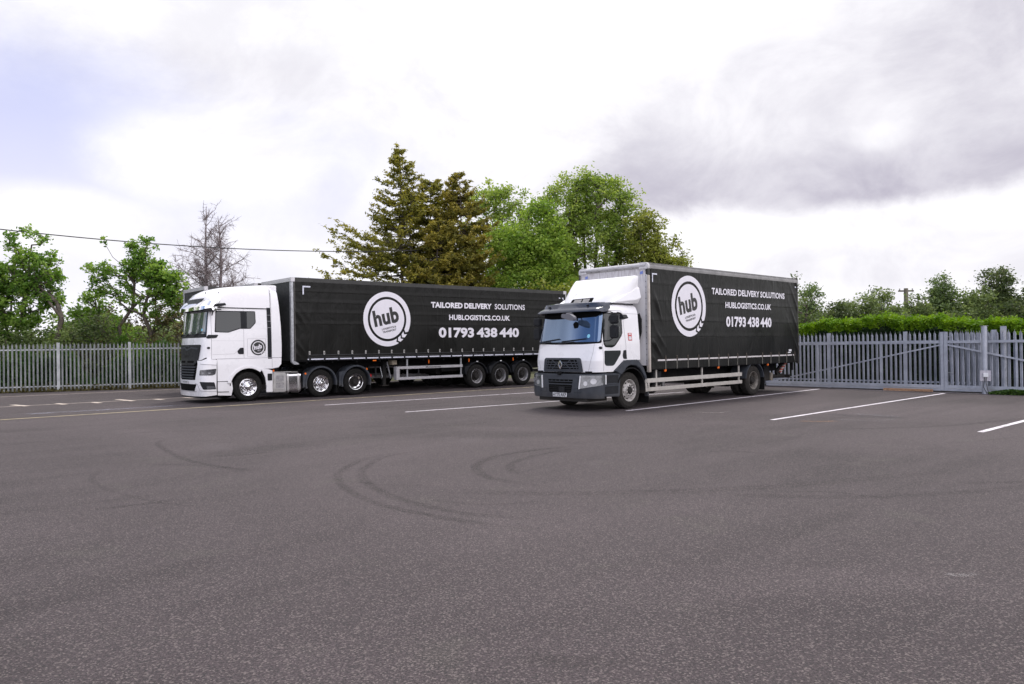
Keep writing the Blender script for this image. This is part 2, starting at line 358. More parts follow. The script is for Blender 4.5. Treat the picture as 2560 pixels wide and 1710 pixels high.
def hub_logo(parent, cx, cz, S, y, light, dark, small=False):
    """round badge: disc, lettering, broken outer ring with three chevron cuts. S = outer radius"""
    def band(mb, r0, r1, a0, a1, notch):
        n = max(2, int(abs(a1 - a0) / 4)); vs = []; fs = []
        for i in range(n + 1):
            t = i / n; a = a0 + (a1 - a0) * t
            for rr, off in ((r0, 0), ((r0 + r1) / 2, -notch), (r1, 0)):
                aa = R(a + off * (1 if i in (0, n) else 1))
                vs.append((cx + rr * math.cos(aa), y, cz + rr * math.sin(aa)))
        for i in range(n):
            k = 3 * i; fs += [(k, k + 3, k + 4, k + 1), (k + 1, k + 4, k + 5, k + 2)]
        mb.add(vs, fs)
    r = MB()
    band(r, .815 * S, S, -27.5, -27.5 + 326, 4.6)
    band(r, .815 * S, S, -33.5, -42.5, 4.6); band(r, .815 * S, S, -47.5, -56.5, 4.6)
    n = 64
    if small:
        r.build('logo_ring', dark, parent, smooth=False)
        d = MB(); d.add([(cx + .70 * S * math.cos(2 * math.pi * i / n), y, cz + .70 * S * math.sin(2 * math.pi * i / n)) for i in range(n)], [tuple(range(n))])
        d.build('logo_disc', dark, parent, smooth=False)
    else:
        r.build('logo_ring', light, parent, smooth=False)
        d = MB(); d.add([(cx + .725 * S * math.cos(2 * math.pi * i / n), y, cz + .725 * S * math.sin(2 * math.pi * i / n)) for i in range(n)], [tuple(range(n))])
        d.build('logo_disc', light, parent, smooth=False)
    t = MB(); rot = R(11.5); yy = y - .003; piv = (cx, cz)
    text_side(t, 'hub', cx - .575 * S, cx + .50 * S, cz - .20 * S, cz + .40 * S, yy, rot, bold=.042, spacing=1.04, piv=piv)
    if not small:
        text_side(t, 'LOGISTICS &', cx - .31 * S, cx + .305 * S, cz - .365 * S, cz - .295 * S, yy, rot, piv=piv, bold=.03)
        text_side(t, 'TRANSPORT', cx - .30 * S, cx + .29 * S, cz - .475 * S, cz - .405 * S, yy, rot, piv=piv, bold=.03)
    else:
        text_side(t, 'LOGISTICS &', cx - .2 * S, cx + .22 * S, cz - .36 * S, cz - .29 * S, yy, rot, piv=piv, bold=.01)
        text_side(t, 'TRANSPORT', cx - .2 * S, cx + .22 * S, cz - .47 * S, cz - .40 * S, yy, rot, piv=piv, bold=.01)
    t.build('logo_lettering', light if small else black_print, parent, smooth=False)

# ------------------------------------------------------------------ body shells: front + rounded corners + sides
class Shell:
    def __init__(s, yc, z, F, W, r, bow): s.yc = yc; s.z = z; s.F = F; s.W = W; s.r = r; s.bow = bow
    def par(s, z): return [float(np.interp(z, s.z, t)) for t in (s.F, s.W, s.r, s.bow)]
    def pt(s, u, z):
        F, W, r, bow = s.par(z); a = W - r; L = r * math.pi / 2; au = abs(u); sg = 1 if u >= 0 else -1
        if au <= a: yy, x = au, F
        elif au <= a + L: t = (au - a) / r; yy, x = a + r * math.sin(t), F + r * (1 - math.cos(t))
        else: yy, x = W, F + r + (au - a - L)
        return Vector((x + bow * (yy / W) ** 2, s.yc - sg * yy, z))
    def su(s, x, z): F, W, r, bow = s.par(z); return W - r + r * math.pi / 2 + (x - (F + bow + r))
    def nrm(s, u, z):
        e = .012; a = s.pt(u + e, z) - s.pt(u - e, z); b = s.pt(u, z + e) - s.pt(u, z - e)
        n = a.cross(b).normalized(); ref = s.pt(u, z) - Vector((s.pt(0, z).x + 1.6, s.yc, z - .3))
        return n if n.dot(ref) > 0 else -n
    def mesh(s, zs, back, bulge=0.):
        mb = MB(); rows = []
        for z in zs:
            F, W, r, bow = s.par(z); a = W - r; L = r * math.pi / 2; row = []
            bx = back(z) if callable(back) else back
            ub = s.su(bx, z)
            us = [-ub + (ub - a - L) * i / 6 for i in range(6)] + [-a - L + L * i / 7 for i in range(7)] + [-a + 2 * a * i / 14 for i in range(15)] + [a + L * (i + 1) / 7 for i in range(7)] + [a + L + (ub - a - L) * (i + 1) / 6 for i in range(6)]
            rows.append([s.pt(u, z) for u in us])
        n = len(rows[0]); vs = [p for r_ in rows for p in r_]; fs = []
        for i in range(len(rows) - 1):
            for j in range(n - 1): fs.append((i * n + j, i * n + j + 1, (i + 1) * n + j + 1, (i + 1) * n + j))
            fs.append((i * n + n - 1, i * n, (i + 1) * n, (i + 1) * n + n - 1))
        for base in (0, (len(rows) - 1) * n):            # caps as strips across the width
            for j in range(n // 2):
                a_, b_ = base + j, base + n - 1 - j
                if b_ - 1 > a_ + 1: fs.append((a_, a_ + 1, b_ - 1, b_))
                elif b_ - 1 == a_ + 1: fs.append((a_, a_ + 1, b_))
        mb.add(vs, fs); return mb
    def panel(s, mb, poly, mode, out, thick=.02, step=.07, mirror=False, nowall=False):
        """closed outline laid on the shell. mode 'side': (x, z) on the near side; 'front': (arc distance from the centre line, + = near side, z)"""
        bm = bmesh.new(); vs = [bm.verts.new((p[0], p[1], 0)) for p in poly]; bm.faces.new(vs)
        for ax in (0, 1):
            lo, hi = min(p[ax] for p in poly), max(p[ax] for p in poly); k = math.ceil(lo / step) * step + 1e-4
            st = step if not (mode == 'side' and ax == 1) else step * 1.5
            while k < hi:
                co = (k, 0, 0) if ax == 0 else (0, k, 0); no = (1, 0, 0) if ax == 0 else (0, 1, 0)
                bmesh.ops.bisect_plane(bm, geom=bm.verts[:] + bm.edges[:] + bm.faces[:], plane_co=co, plane_no=no); k += st
        bmesh.ops.triangulate(bm, faces=[f for f in bm.faces if len(f.verts) > 4])
        bm.verts.index_update(); pts = []; inn = []
        for v in bm.verts:
            a, z = v.co.x, v.co.y
            u = s.su(a, z) if mode == 'side' else a
            p = s.pt(u, z); n = s.nrm(u, z)
            pts.append(p + n * out); inn.append(p + n * (out - thick))
        N = len(pts); fs = [tuple(v.index for v in f.verts) for f in bm.faces]
        if not nowall:
            for e in bm.edges:
                if len(e.link_faces) == 1: a, b = e.verts[0].index, e.verts[1].index; fs.append((a, b, b + N, a + N))
        bm.free(); allp = pts + (inn if not nowall else [])
        if mirror: allp = [Vector((p.x, 2 * s.yc - p.y, p.z)) for p in allp]
        mb.add(allp, fs); return mb
    def strip(s, mb, pts, wd, mode, out, thick=.006, closed=False, mirror=False):
        P = [Vector(p) for p in pts]
        if closed: P = P + [P[0]]
        for i in range(len(P) - 1):
            d = (P[i + 1] - P[i]); n = Vector((-d.y, d.x)).normalized() * wd / 2; e = d.normalized() * wd * .4
            q = [P[i] - n - e, P[i + 1] - n + e, P[i + 1] + n + e, P[i] + n - e]
            s.panel(mb, [tuple(a) for a in q], mode, out + i * .0002, thick, mirror=mirror)
        return mb
# ------------------------------------------------------------------ wheels
WH = {}
def wheel_proto(style):
    """hub/brake drum mesh with tyre and rim children; outer face towards -y, centre at the origin"""
    dusty = style in ('rigid_front', 'rigid_rear')
    ty = MB()
    prof = [(.288, .03), (.300, .012), (.33, .003), (.37, .0), (.372, .004), (.40, .001), (.43, .003), (.432, .007), (.462, .016), (.487, .034), (.497, .055)]
    for g0 in (.075, .118, .161, .204): prof += [(.499, g0), (.486, g0 + .003), (.486, g0 + .010), (.499, g0 + .013)]
    prof += [(.499, .235), (.492, .262), (.47, .285), (.43, .297), (.36, .30), (.30, .29), (.288, .27)]
    ty.lathe_y(prof, n=56)
    rm = MB(); hb = MB()
    M2 = {'chrome_steer': (chrome, chrome, black_metal), 'chrome_drive': (chrome, hub_dark, black_metal), 'trailer': (silver_rim, hub_dark, black_metal),
          'rigid_front': (dirty_rim, hub_dark, black_metal), 'rigid_rear': (dull_rim, hub_dark, black_metal)}[style]
    lip = [(.300, .03), (.303, .014), (.297, .006), (.286, .010), (.279, .028), (.272, .045)]
    if style in ('chrome_steer', 'rigid_front'):
        cone = lip + [(.262, .085), (.250, .098), (.238, .096), (.205, .045), (.180, .004), (.170, -.006)]
        rm.lathe_y(cone, n=56)
        rm.lathe_y([(.170, -.006), (.168, -.016), (.118, -.018), (.112, -.008), (.105, .0)], n=48)
        rm.m = 1                                # hand holes in the cone and the wheel nuts
        for k in range(10):
            a = 2 * math.pi * (k + .5) / 10; r_ = .222; c = Vector((r_ * math.cos(a), .068, r_ * math.sin(a)))
            nrm = Vector((math.cos(a) * -.80, -.60, math.sin(a) * -.80)).normalized(); nrm = Vector((math.cos(a) * .80, -.60, math.sin(a) * .80)).normalized()
            t1 = Vector((-math.sin(a), 0, math.cos(a))); t2 = nrm.cross(t1)
            s1, s2 = (.024, .024) if style == 'chrome_steer' else (.036, .027)
            vs = [c + nrm * .006 + t1 * s1 * math.cos(q) + t2 * s2 * math.sin(q) for q in [2 * math.pi * i / 12 for i in range(12)]]
            rm.add(vs, [tuple(range(12))])
        rm.m = 0
        for k in range(10):
            a = 2 * math.pi * k / 10; c = (.143 * math.cos(a), .143 * math.sin(a))
            if style == 'rigid_front': rm.m = 1
            rm.tube([(c[0], -.014, c[1]), (c[0], -.048 if style == 'chrome_steer' else -.036, c[1])], [.019, .015], n=8)
            rm.m = 0
        if style == 'chrome_steer': hb.lathe_y([(.105, .0), (.104, -.05), (.09, -.066), (.05, -.07), (.048, -.082), (.03, -.088), (.001, -.088)], n=36)
        else: hb.lathe_y([(.105, .0), (.09, .006), (.085, -.03), (.072, -.045), (.001, -.048)], n=36)
    else:
        dp = .17 if style != 'rigid_rear' else .15
        rm.lathe_y(lip + [(.262, .06), (.255, .10), (.250, dp - .02), (.243, dp), (.225, dp + .006), (.20, dp - .006), (.16, dp - .012), (.11, dp - .012)], n=56)
        rm.m = 1
        for k in range(10):
            a = 2 * math.pi * (k + .5) / 10
            rm.add([(.212 * math.cos(a) + .022 * math.cos(q), dp - .004, .212 * math.sin(a) + .022 * math.sin(q)) for q in [2 * math.pi * i / 12 for i in range(12)]], [tuple(range(12))])
        rm.m = 0
        for k in range(10):
            a = 2 * math.pi * k / 10; rm.tube([(.155 * math.cos(a), dp - .01, .155 * math.sin(a)), (.155 * math.cos(a), dp - .05, .155 * math.sin(a))], [.018, .014], n=7)
        hb.lathe_y([(.125, dp - .01), (.122, dp - .08), (.105, dp - .11), (.10, .03), (.088, .012), (.001, .01)], n=36)
    hb.lathe_y([(.001, .12), (.2, .12), (.2, .3), (.001, .3)], n=24)
    h = hb.build('wheel', {'chrome_steer': chrome, 'chrome_drive': hub_dark}.get(style, hub_dark), None)
    t = ty.build('tyre', tyre_dusty if dusty else tyre_mat, h, angle=50); r = rm.build('rim', [M2[0], M2[2]], h, angle=40)
    return h
def wheel(parent, style, x, y, rad=.5, far=False, spin=0.):
    if style not in WH: h = WH[style] = wheel_proto(style)
    else: h = copy_tree(WH[style])
    h.parent = parent; h.location = (x, y, rad); h.scale = (rad / .5,) * 3
    h.rotation_euler = (0, spin, math.pi if far else 0)
    return h

# ------------------------------------------------------------------ white tractor unit
AX, AY, AA = -7.7407, 26.5897, .71336
tr = empty('tractor_unit', (AX, AY, 0), AA)
tag(tr, 'white high-roof tractor unit with chrome wheels, coupled to the long black trailer', 'lorry')
S = Shell(1.275, [.2, .5, 1.3, 1.5, 2.16, 3.07, 3.3, 3.5, 3.65, 3.78, 3.87, 3.93, 3.955],
          [-3.12, -3.15, -3.13, -3.10, -3.07, -2.94, -2.92, -2.88, -2.76, -2.52, -2.20, -1.70, -1.25],
          [1.235, 1.24, 1.24, 1.235, 1.235, 1.21, 1.20, 1.185, 1.165, 1.13, 1.07, .93, .80],
          [.20, .20, .20, .20, .18, .18, .24, .34, .42, .50, .55, .55, .50], [.17, .18, .18, .17, .15, .13, .14, .18, .20, .22, .22, .18, .15])
zs = [1.40, 1.47, 1.6, 1.75, 1.93, 2.16, 2.3, 2.5, 2.7, 2.9, 3.07, 3.15, 3.3, 3.42, 3.5, 3.58, 3.65, 3.72, 3.78, 3.83, 3.87, 3.905, 3.93, 3.955]
body = S.mesh(zs, -.74).build('cab_body', white_paint, tr, angle=50)
b = MB(); b.box(-2.7, -.3, .42, 2.13, .55, 1.39); b.box(-2.45, 3.1, .80, 1.75, .62, .92); b.box(-2.9, -2.0, .3, 2.25, .38, .9)
b.box(-.95, 3.0, .84, .92, .7, 1.0); b.build('chassis', black_metal, tr)
# side and roof air deflectors behind the cab
for sgn, nm in ((0, 'near'), (1, 'far')):
    d = MB()
    prof = [(-.72, 1.47), (-.35, 1.47), (-.345, 1.9), (-.365, 2.6), (-.42, 3.3), (-.49, 3.93), (-.72, 3.90)]
    S.panel(d, round_poly(prof, .03), 'side', .004, .03, step=.2, mirror=bool(sgn)); d.build('side_deflector', white_paint, tr)
    d = MB(); S.strip(d, [(-.795, 3.13), (-.785, 2.6), (-.775, 1.48)], .135, 'side', .012, .02, mirror=bool(sgn)); d.build('side_grille', dark_plastic, tr)
    for z in (2.93, 2.72, 2.50): d = MB(); S.strip(d, [(-.85, z), (-.735, z)], .012, 'side', .018, .01, mirror=bool(sgn)); d.build('grille_rib', seam_mat, tr)
d = MB(); d.add([(-1.9, .55, 3.89), (-1.9, 2.0, 3.89), (-.95, .30, 3.945), (-.95, 2.25, 3.945), (-.46, .16, 3.955), (-.46, 2.39, 3.955), (-.46, .16, 3.72), (-.46, 2.39, 3.72), (-.95, .30, 3.70), (-.95, 2.25, 3.70), (-.45, .35, 3.99), (-.45, 2.2, 3.99), (-.95, .45, 3.975), (-.95, 2.1, 3.975)],
      [(0, 1, 13, 12), (12, 13, 11, 10), (0, 12, 2), (1, 3, 13), (2, 12, 10, 4), (3, 5, 11, 13), (4, 10, 11, 5), (4, 5, 7, 6), (2, 4, 6, 8), (3, 9, 7, 5), (0, 2, 8), (1, 9, 3), (8, 6, 7, 9), (0, 8, 9, 1)])
d.build('roof_deflector', white_paint, tr, bev=.012)
# lower side bodywork with the wheel arch
WX = -1.535
def arc(cx, cz, r, a0, a1, n=18): return [(cx + r * math.cos(R(a0 + (a1 - a0) * i / n)), cz + r * math.sin(R(a0 + (a1 - a0) * i / n))) for i in range(n + 1)]
for sgn in (0, 1):
    d = MB(); low = [(-2.57, 1.43), (-2.57, .72), (-2.10, .72)] + arc(WX, .50, .64, 158, 66) + [(-.68, 1.09), (-.47, 1.13), (-.37, 1.24), (-.36, 1.455), (-1.62, 1.455), (-2.0, 1.44), (-2.3, 1.435)]
    S.panel(d, low, 'side', .012, .05, mirror=bool(sgn)); d.build('side_skirt', white_paint, tr)
    d = MB(); S.panel(d, round_poly([(-2.575, .70), (-2.575, .26), (-2.11, .23), (-2.06, .45), (-2.09, .70)], .02), 'side', -.01, .05, mirror=bool(sgn)); d.build('step_panel', white_paint, tr)
    d = MB(); S.strip(d, [(-2.55, .37), (-2.2, .36)], .022, 'side', .0, .01, mirror=bool(sgn)); d.build('step_slot', gap_mat, tr)
    y0, y1 = (.01, .05) if not sgn else (2.5, 2.54)
    d = MB(); d.arc_y(WX, .50, .62, .72, 168, 50, -.005 if not sgn else 2.50, .05 if not sgn else 2.555, 26); d.build('wheel_arch_lip', white_paint, tr, bev=.012)
    d = MB(); d.arc_y(WX, .50, .60, .63, 175, 5, .04 if not sgn else 1.95, .60 if not sgn else 2.51, 26); d.build('wheel_arch_liner', black_metal, tr)
    d = MB(); d.prism_y([(WX + .62, .28), (WX + .84, .28), (WX + .84, 1.02), (WX + .70, 1.07), (WX + .42, 1.10), (WX + .50, .98), (WX + .585, .78), (WX + .62, .52)], *((.01, .06) if not sgn else (2.49, 2.54)))
    d.build('rear_quarter_panel', white_paint, tr, bev=.01)
    d = MB(); d.box(WX + .66, WX + .82, *((-.012, .02) if not sgn else (2.53, 2.56)), .68, .92); d.build('rubber_pad', dark_plastic, tr, bev=.012)
# panel gaps, door, windows on both sides
for sgn in (0, 1):
    m = bool(sgn)
    d = MB()
    S.strip(d, [(-2.745, 3.08), (-2.745, 2.3), (-2.75, 1.46)], .012, 'side', .0015, .004, mirror=m)
    S.strip(d, [(-1.675, 3.08), (-1.672, 1.46)], .009, 'side', .0015, .004, mirror=m)
    S.strip(d, [(-2.75, 1.455), (-2.2, 1.46), (-1.66, 1.465), (-.36, 1.465)], .013, 'side', .0150, .004, mirror=m)
    S.strip(d, [(-.70, 1.47), (-.70, 1.12)], .010, 'side', .0150, .004, mirror=m)
    S.strip(d, [(-.705, 3.9), (-.70, 3.12), (-.705, 1.47)], .008, 'side', .006, .004, mirror=m)
    d.build('panel_gap', seam_mat, tr)
    d = MB(); S.strip(d, [(-1.55, 2.12), (-.92, 2.12), (-.92, 1.52), (-1.55, 1.52)], .006, 'side', .0015, .004, closed=True, mirror=m); S.strip(d, [(-2.74, 2.06), (-1.67, 2.05)], .004, 'side', .0015, .004, mirror=m)
    S.strip(d, [(-2.72, 1.60), (-2.0, 1.62), (-1.86, 1.74)], .006, 'side', .0015, .004, mirror=m); d.build('locker_seam', seam_mat, tr)
    d = MB(); S.strip(d, [(-2.50, 3.155), (-.74, 3.145)], .032, 'side', .016, .03, mirror=m)
    S.strip(d, [(-2.42, 3.095), (-2.60, 3.09), (-2.68, 3.02), (-2.71, 2.90)], .028, 'side', .014, .02, mirror=m); d.build('rain_gutter', dark_plastic, tr)
    win = round_poly([(-2.60, 3.05), (-1.52, 3.055), (-1.265, 3.055), (-1.25, 2.66), (-1.44, 2.455), (-1.80, 2.455), (-2.19, 2.325), (-2.64, 2.34)], .03)
    d = MB(); S.panel(d, win, 'side', .005, .012, mirror=m); d.build('window_frame', dark_plastic, tr)
    d = MB(); S.panel(d, round_poly([(-2.575, 3.02), (-1.775, 3.025), (-1.765, 2.49), (-1.84, 2.475), (-2.20, 2.35), (-2.61, 2.365)], .06), 'side', .009, .008, mirror=m); d.build('door_window', glass_side, tr)
    d = MB(); S.panel(d, round_poly([(-1.56, 3.03), (-1.29, 3.03), (-1.275, 2.67), (-1.45, 2.48), (-1.56, 2.48)], .02), 'side', .009, .008, mirror=m); d.build('sleeper_window', glass_side, tr)
    d = MB(); S.panel(d, round_poly([(-1.90, 1.70), (-1.80, 1.815), (-1.685, 1.82), (-1.685, 1.60), (-1.86, 1.61)], .03), 'side', .012, .02, mirror=m); d.build('door_handle', dark_plastic, tr)
    d = MB(); S.panel(d, round_poly([(-2.90, 2.16), (-2.84, 2.255), (-2.52, 2.255), (-2.58, 2.155), (-2.86, 2.13)], .03), 'side', .012, .02, mirror=m); d.build('pillar_vent', dark_plastic, tr)
    d = MB(); S.panel(d, round_poly([(-2.87, 1.86), (-2.79, 1.86), (-2.79, 1.79), (-2.87, 1.79)], .03), 'side', .014, .02, mirror=m); d.build('side_repeater', dark_plastic, tr)
    # roof-mounted mirror camera arm
    d = MB(); yy = -.02 if not sgn else 2.57
    o = -.16 if not sgn else .16
    d.prism_y(round_poly([(-2.66, 3.27), (-2.36, 3.30), (-2.33, 3.22), (-2.60, 3.19)], .03), yy + o, yy + (.06 if not sgn else -.06)); d.build('camera_arm', dark_plastic, tr, bev=.015)
# rear of the door area: raised body-coloured ribs on the upper cab
for z in (2.92, 2.73, 2.50): d = MB(); S.strip(d, [(-1.16, z), (-.90, z - .01)], .018, 'side', .006, .012); d.build('pressed_rib', white_paint, tr)
# front: windscreen, cowl, wipers
d = MB(); S.panel(d, round_poly([(-1.19, 2.165), (1.19, 2.165), (1.13, 3.09), (-1.13, 3.09)], .05), 'front', .004, .014); d.build('windscreen_surround', dark_plastic, tr)
d = MB(); S.panel(d, round_poly([(-1.165, 2.29), (1.155, 2.29), (1.11, 3.04), (-1.115, 3.04)], .06), 'front', .012, .01, step=.09); d.build('windscreen', ws_dark, tr)
for a in (-.75, .05, .72):
    d = MB(); pts = []
    for k in range(9):
        t = k / 8; u = a + .62 * t; z = 2.215 + .05 * t + .10 * math.sin(t * 2.4); p = S.pt(u - .2, z) + S.nrm(u - .2, z) * .035; pts.append(p)
    d.tube(pts, [.016] * 3 + [.010] * 6, n=6); d.build('wiper', dark_plastic, tr)
d = MB(); S.panel(d, [(.93, 2.38), (1.0, 2.38), (1.0, 2.46), (.93, 2.46)], 'front', .014, .002); d.build('screen_sticker', cyan_print, tr)
d = MB(); S.panel(d, [(-1.02, 2.30), (-.80, 2.30), (-.80, 2.37), (-1.02, 2.37)], 'front', .014, .002); d.build('permit_sticker', yellow_print, tr)
# nose: smooth hood line, black upper grille, louvred lower grille
d = MB(); S.panel(d, round_poly([(-.965, 1.935), (.965, 1.935), (.80, 1.36), (.60, 1.25), (-.60, 1.25), (-.80, 1.36)], .07), 'front', .035, .06); g = d.build('upper_grille', dark_plastic, tr)
d = MB(); S.strip(d, [(-.80, 1.80), (-.35, 1.84), (-.15, 1.79), (0, 1.75), (.15, 1.79), (.35, 1.84), (.80, 1.80)], .045, 'front', .045, .02)
S.strip(d, [(-.18, 1.86), (-.05, 1.885), (.05, 1.885), (.18, 1.86)], .03, 'front', .048, .02); d.build('grille_trim', grey_plastic, g)
d = MB(); text_front(d, 'MAN', 1.275, .46, 1.52, 1.61, S.pt(0, 1.56).x - .045, bold=.01, spacing=1.3); d.build('grille_lettering', hub_dark, g, smooth=False)
d = MB()
for a in (-.62, .08): S.panel(d, round_poly([(a, 1.40), (a + .54, 1.40), (a + .50, 1.33), (a + .04, 1.33)], .02), 'front', .038, .004)
d.build('grille_slot', gap_mat, g)
d = MB(); S.panel(d, round_poly([(-.82, 1.28), (.82, 1.28), (.70, .80), (.62, .76), (-.62, .76), (-.70, .80)], .03), 'front', .018, .04); lg = d.build('lower_grille', gap_mat, tr)
d = MB()
for i, z in enumerate((1.20, 1.11, 1.02, .93, .84)):
    h_ = .76 - i * .035; S.panel(d, round_poly([(-h_, z + .022), (h_, z + .022), (h_ - .04, z - .022), (-h_ + .04, z - .022)], .01), 'front', .05, .05)
d.build('louvre', grey_plastic, lg)
d = MB(); S.strip(d, [(.82, 1.40), (1.05, 1.42), (1.18, 1.49)], .035, 'front', .018, .03); d.build('bumper_gap', gap_mat, tr); d = MB(); S.strip(d, [(-.82, 1.40), (-1.05, 1.42), (-1.18, 1.49)], .035, 'front', .018, .03); d.build('bumper_gap', gap_mat, tr)
for mm in (False, True): d = MB(); S.strip(d, [(-2.60, 1.45), (-2.585, 1.2), (-2.58, .26)], .022, 'side', .014, .02, mirror=mm); d.build('bumper_gap', gap_mat, tr)
# bumper wraps to the door line; openings and lamps sit on it
ue = S.su(-2.60, 1.0)
d = MB(); half = [(.80, 1.41), (1.05, 1.41), (1.18, 1.46), (ue, 1.43), (ue, .28), (1.2, .245), (.6, .235)]
S.panel(d, [(a, z) for a, z in half] + [(-a, z) for a, z in reversed(half)] + [(-.84, 1.29), (-.70, .77), (.70, .77), (.84, 1.29)], 'front', .022, .06); bp = d.build('bumper', white_paint, tr, angle=50)
d = MB(); S.panel(d, round_poly([(-.80, .635), (.80, .635), (.66, .415), (-.66, .415)], .03), 'front', .030, .01); d.build('air_intake', gap_mat, bp)
for pp in ([(.70, .66), (.86, .64), (1.0, .43), (1.50, .395)], [(-.70, .66), (-.86, .64), (-1.0, .43), (-1.50, .395)], [(-.78, .400), (.78, .400)], [(1.02, 1.30), (1.5, 1.26)]): d = MB(); S.strip(d, pp, .014, 'front', .032, .01); d.build('bumper_crease', seam_mat, bp)
for k in (1, -1):
    def fl(p): return [(k * a, z) for a, z in (p if k > 0 else list(reversed(p)))]
    d = MB(); S.panel(d, fl(round_poly([(.98, .72), (1.44, .70), (1.50, .47), (1.14, .465)], .03)), 'front', .030, .012); f_ = d.build('fog_light_housing', dark_plastic, bp)
    d = MB(); S.panel(d, fl(round_poly([(1.22, .58), (1.44, .57), (1.46, .49), (1.24, .49)], .02)), 'front', .036, .01); d.build('fog_light', lamp_glass, f_)
    d = MB(); S.panel(d, fl(round_poly([(.99, 1.10), (1.50, 1.14), (1.47, .96), (1.36, .925), (.96, .93)], .03)), 'front', .030, .02); h_ = d.build('headlight', lamp_dark, bp)
    d = MB(); S.strip(d, fl([(1.02, 1.08), (1.02, .96), (1.42, .97)]), .014, 'front', .034, .006); d.build('headlight_strip', lamp_glass, h_)  # slightly lighter glass strip along the headlight, not emitting
    for a in (1.12, 1.29): d = MB(); S.panel(d, fl([(a + .05 * math.cos(q), 1.02 + .045 * math.sin(q)) for q in [2 * math.pi * i / 14 for i in range(14)]]), 'front', .033, .004); d.build('headlight_lens', lamp_glass, h_)
d = MB(); xf = S.pt(0, .7).x - .045
d.box(xf - .012, xf, 1.275 - .26, 1.275 + .26, .645, .755); pl = d.build('number_plate', plate_mat, bp, bev=.008)
d = MB(); text_front(d, 'WX70 FDV', 1.275, .47, .665, .737, xf - .015, bold=.012); d.build('plate_lettering', black_print, pl, smooth=False)
d = MB(); d.box(-3.02, -2.3, .35, 2.2, .17, .27); d.build('front_spoiler', dark_plastic, tr, bev=.02)
# chrome sun visor hanging below the roof bulge
d = MB(); vs = []; n = 34
for i in range(n + 1):
    u = -1.36 + 2.72 * i / n; e = min(1., (1.36 - abs(u)) / .25 + .25)
    top = 3.335 + .085 * min(1, max(0, (abs(u) - .55) / .4)); low = 3.045
    dip = .05 * max(0, 1 - abs(u) / .5)
    for z, o in ((top, .02), (top - .06, .10 * e), (low + .12 - dip, .19 * e + .01), (low - dip * .3, .20 * e + .01), (low, .17 * e), (top - .1, .01)):
        vs.append(S.pt(u, max(z, 3.08)) * 1.0 + S.nrm(u, 3.12) * o + Vector((0, 0, z - max(z, 3.08))))
m_ = 6; fs = [(i * m_ + j, (i + 1) * m_ + j, (i + 1) * m_ + (j + 1) % m_, i * m_ + (j + 1) % m_) for i in range(n) for j in range(m_)] + [tuple(range(m_)), tuple(n * m_ + j for j in reversed(range(m_)))]
d.add(vs, fs); vz = d.build('sun_visor', chrome, tr, angle=25)
for u in (-.95, -.55, .55, .95): d = MB(); p = S.pt(u, 3.13) + S.nrm(u, 3.13) * .205; d.tube([p, p + Vector((-.012, 0, 0))], .018, n=8); d.build('marker_lamp', dark_plastic, vz)
d = MB(); S.panel(d, round_poly([(-.80, 3.47), (.80, 3.47), (.60, 3.335), (-.60, 3.335)], .02), 'front', .022, .03); d.build('roof_vent', grey_plastic, tr)
for k in (1.12, -1.12, .62, -.62):
    d = MB(); p = S.pt(k, 3.66) + S.nrm(k, 3.66) * .006; d.tube([p - Vector((.02, 0, 0)), p + Vector((-.03, 0, .0))], [.035, .02], n=8); d.build('roof_marker_lamp', dark_plastic, tr)
# badge on the locker door
lg_e = MB(); yb = S.pt(S.su(-1.18, 1.82), 1.82).y - .006
hub_logo(body, -1.18, 1.82, .265, yb, white_print, black_print, small=True)
# far mirror / kerb view housing
d = MB(); d.prism_y(round_poly([(-3.02, 3.10), (-2.78, 3.14), (-2.72, 3.02), (-2.98, 2.99)], .03), -.10, .05); d.build('kerb_mirror', dark_plastic, tr, bev=.02)
# fuel tank and battery box with straps
d = MB(); d.box(-.66, -.17, .06, .62, .26, .93); bx = d.build('battery_box', chrome_soft, tr, bev=.03)
for z0, z1 in ((.62, .84), (.40, .59)):
    d = MB(); d.prism_y(round_poly([(-.56, z0), (-.27, z0), (-.27, z1), (-.56, z1)], .04), .054, .058); d.build('step_opening', silver_rim, bx)
for z in (.60, .37):
    d = MB(); d.box(-.57, -.26, .035, .06, z - .012, z + .015); d.build('step_tread', chrome_soft, bx, bev=.006)
d = MB(); d.prism_x(round_poly([(.05, .24), (.05, .90), (.66, .90), (.66, .24)], .11, 6), -.16, .36); tk = d.build('fuel_tank', mat('polished_tank', (.66, .66, .68), .14, metal=1., var=.08, vscale=3), tr)
for x in (-.12, .27):
    d = MB(); q = round_poly([(.035, .2), (.035, .915), (.66, .915), (.66, .2)], .12, 6); i_ = round_poly([(.05, .24), (.05, .90), (.66, .90), (.66, .24)], .11, 6)
    d.prism_x(q, x - .03, x + .03); d.build('tank_strap', chrome_soft, tk)
d = MB(); d.box(-.62, .05, .12, .55, .935, .965); d.box(-.1, .3, .15, .5, .93, .95); d.build('catwalk_plate', chrome_soft, tr, bev=.005)
d = MB(); d.box(-.64, .37, 1.9, 2.5, .26, .92); d.build('far_side_tank', chrome_soft, tr, bev=.05)
# amber side lamps
for x, z in ((-.66, 1.01), (.52, .87), (3.0, .96)):
    d = MB(); d.box(x - .03, x + .03, .0, .03, z - .035, z + .035); d.build('side_marker', orange, tr, bev=.01)
d = MB(); d.box(3.16, 3.20, .02, .16, .64, .76); d.build('tail_lamp', red_lens, tr, bev=.01)
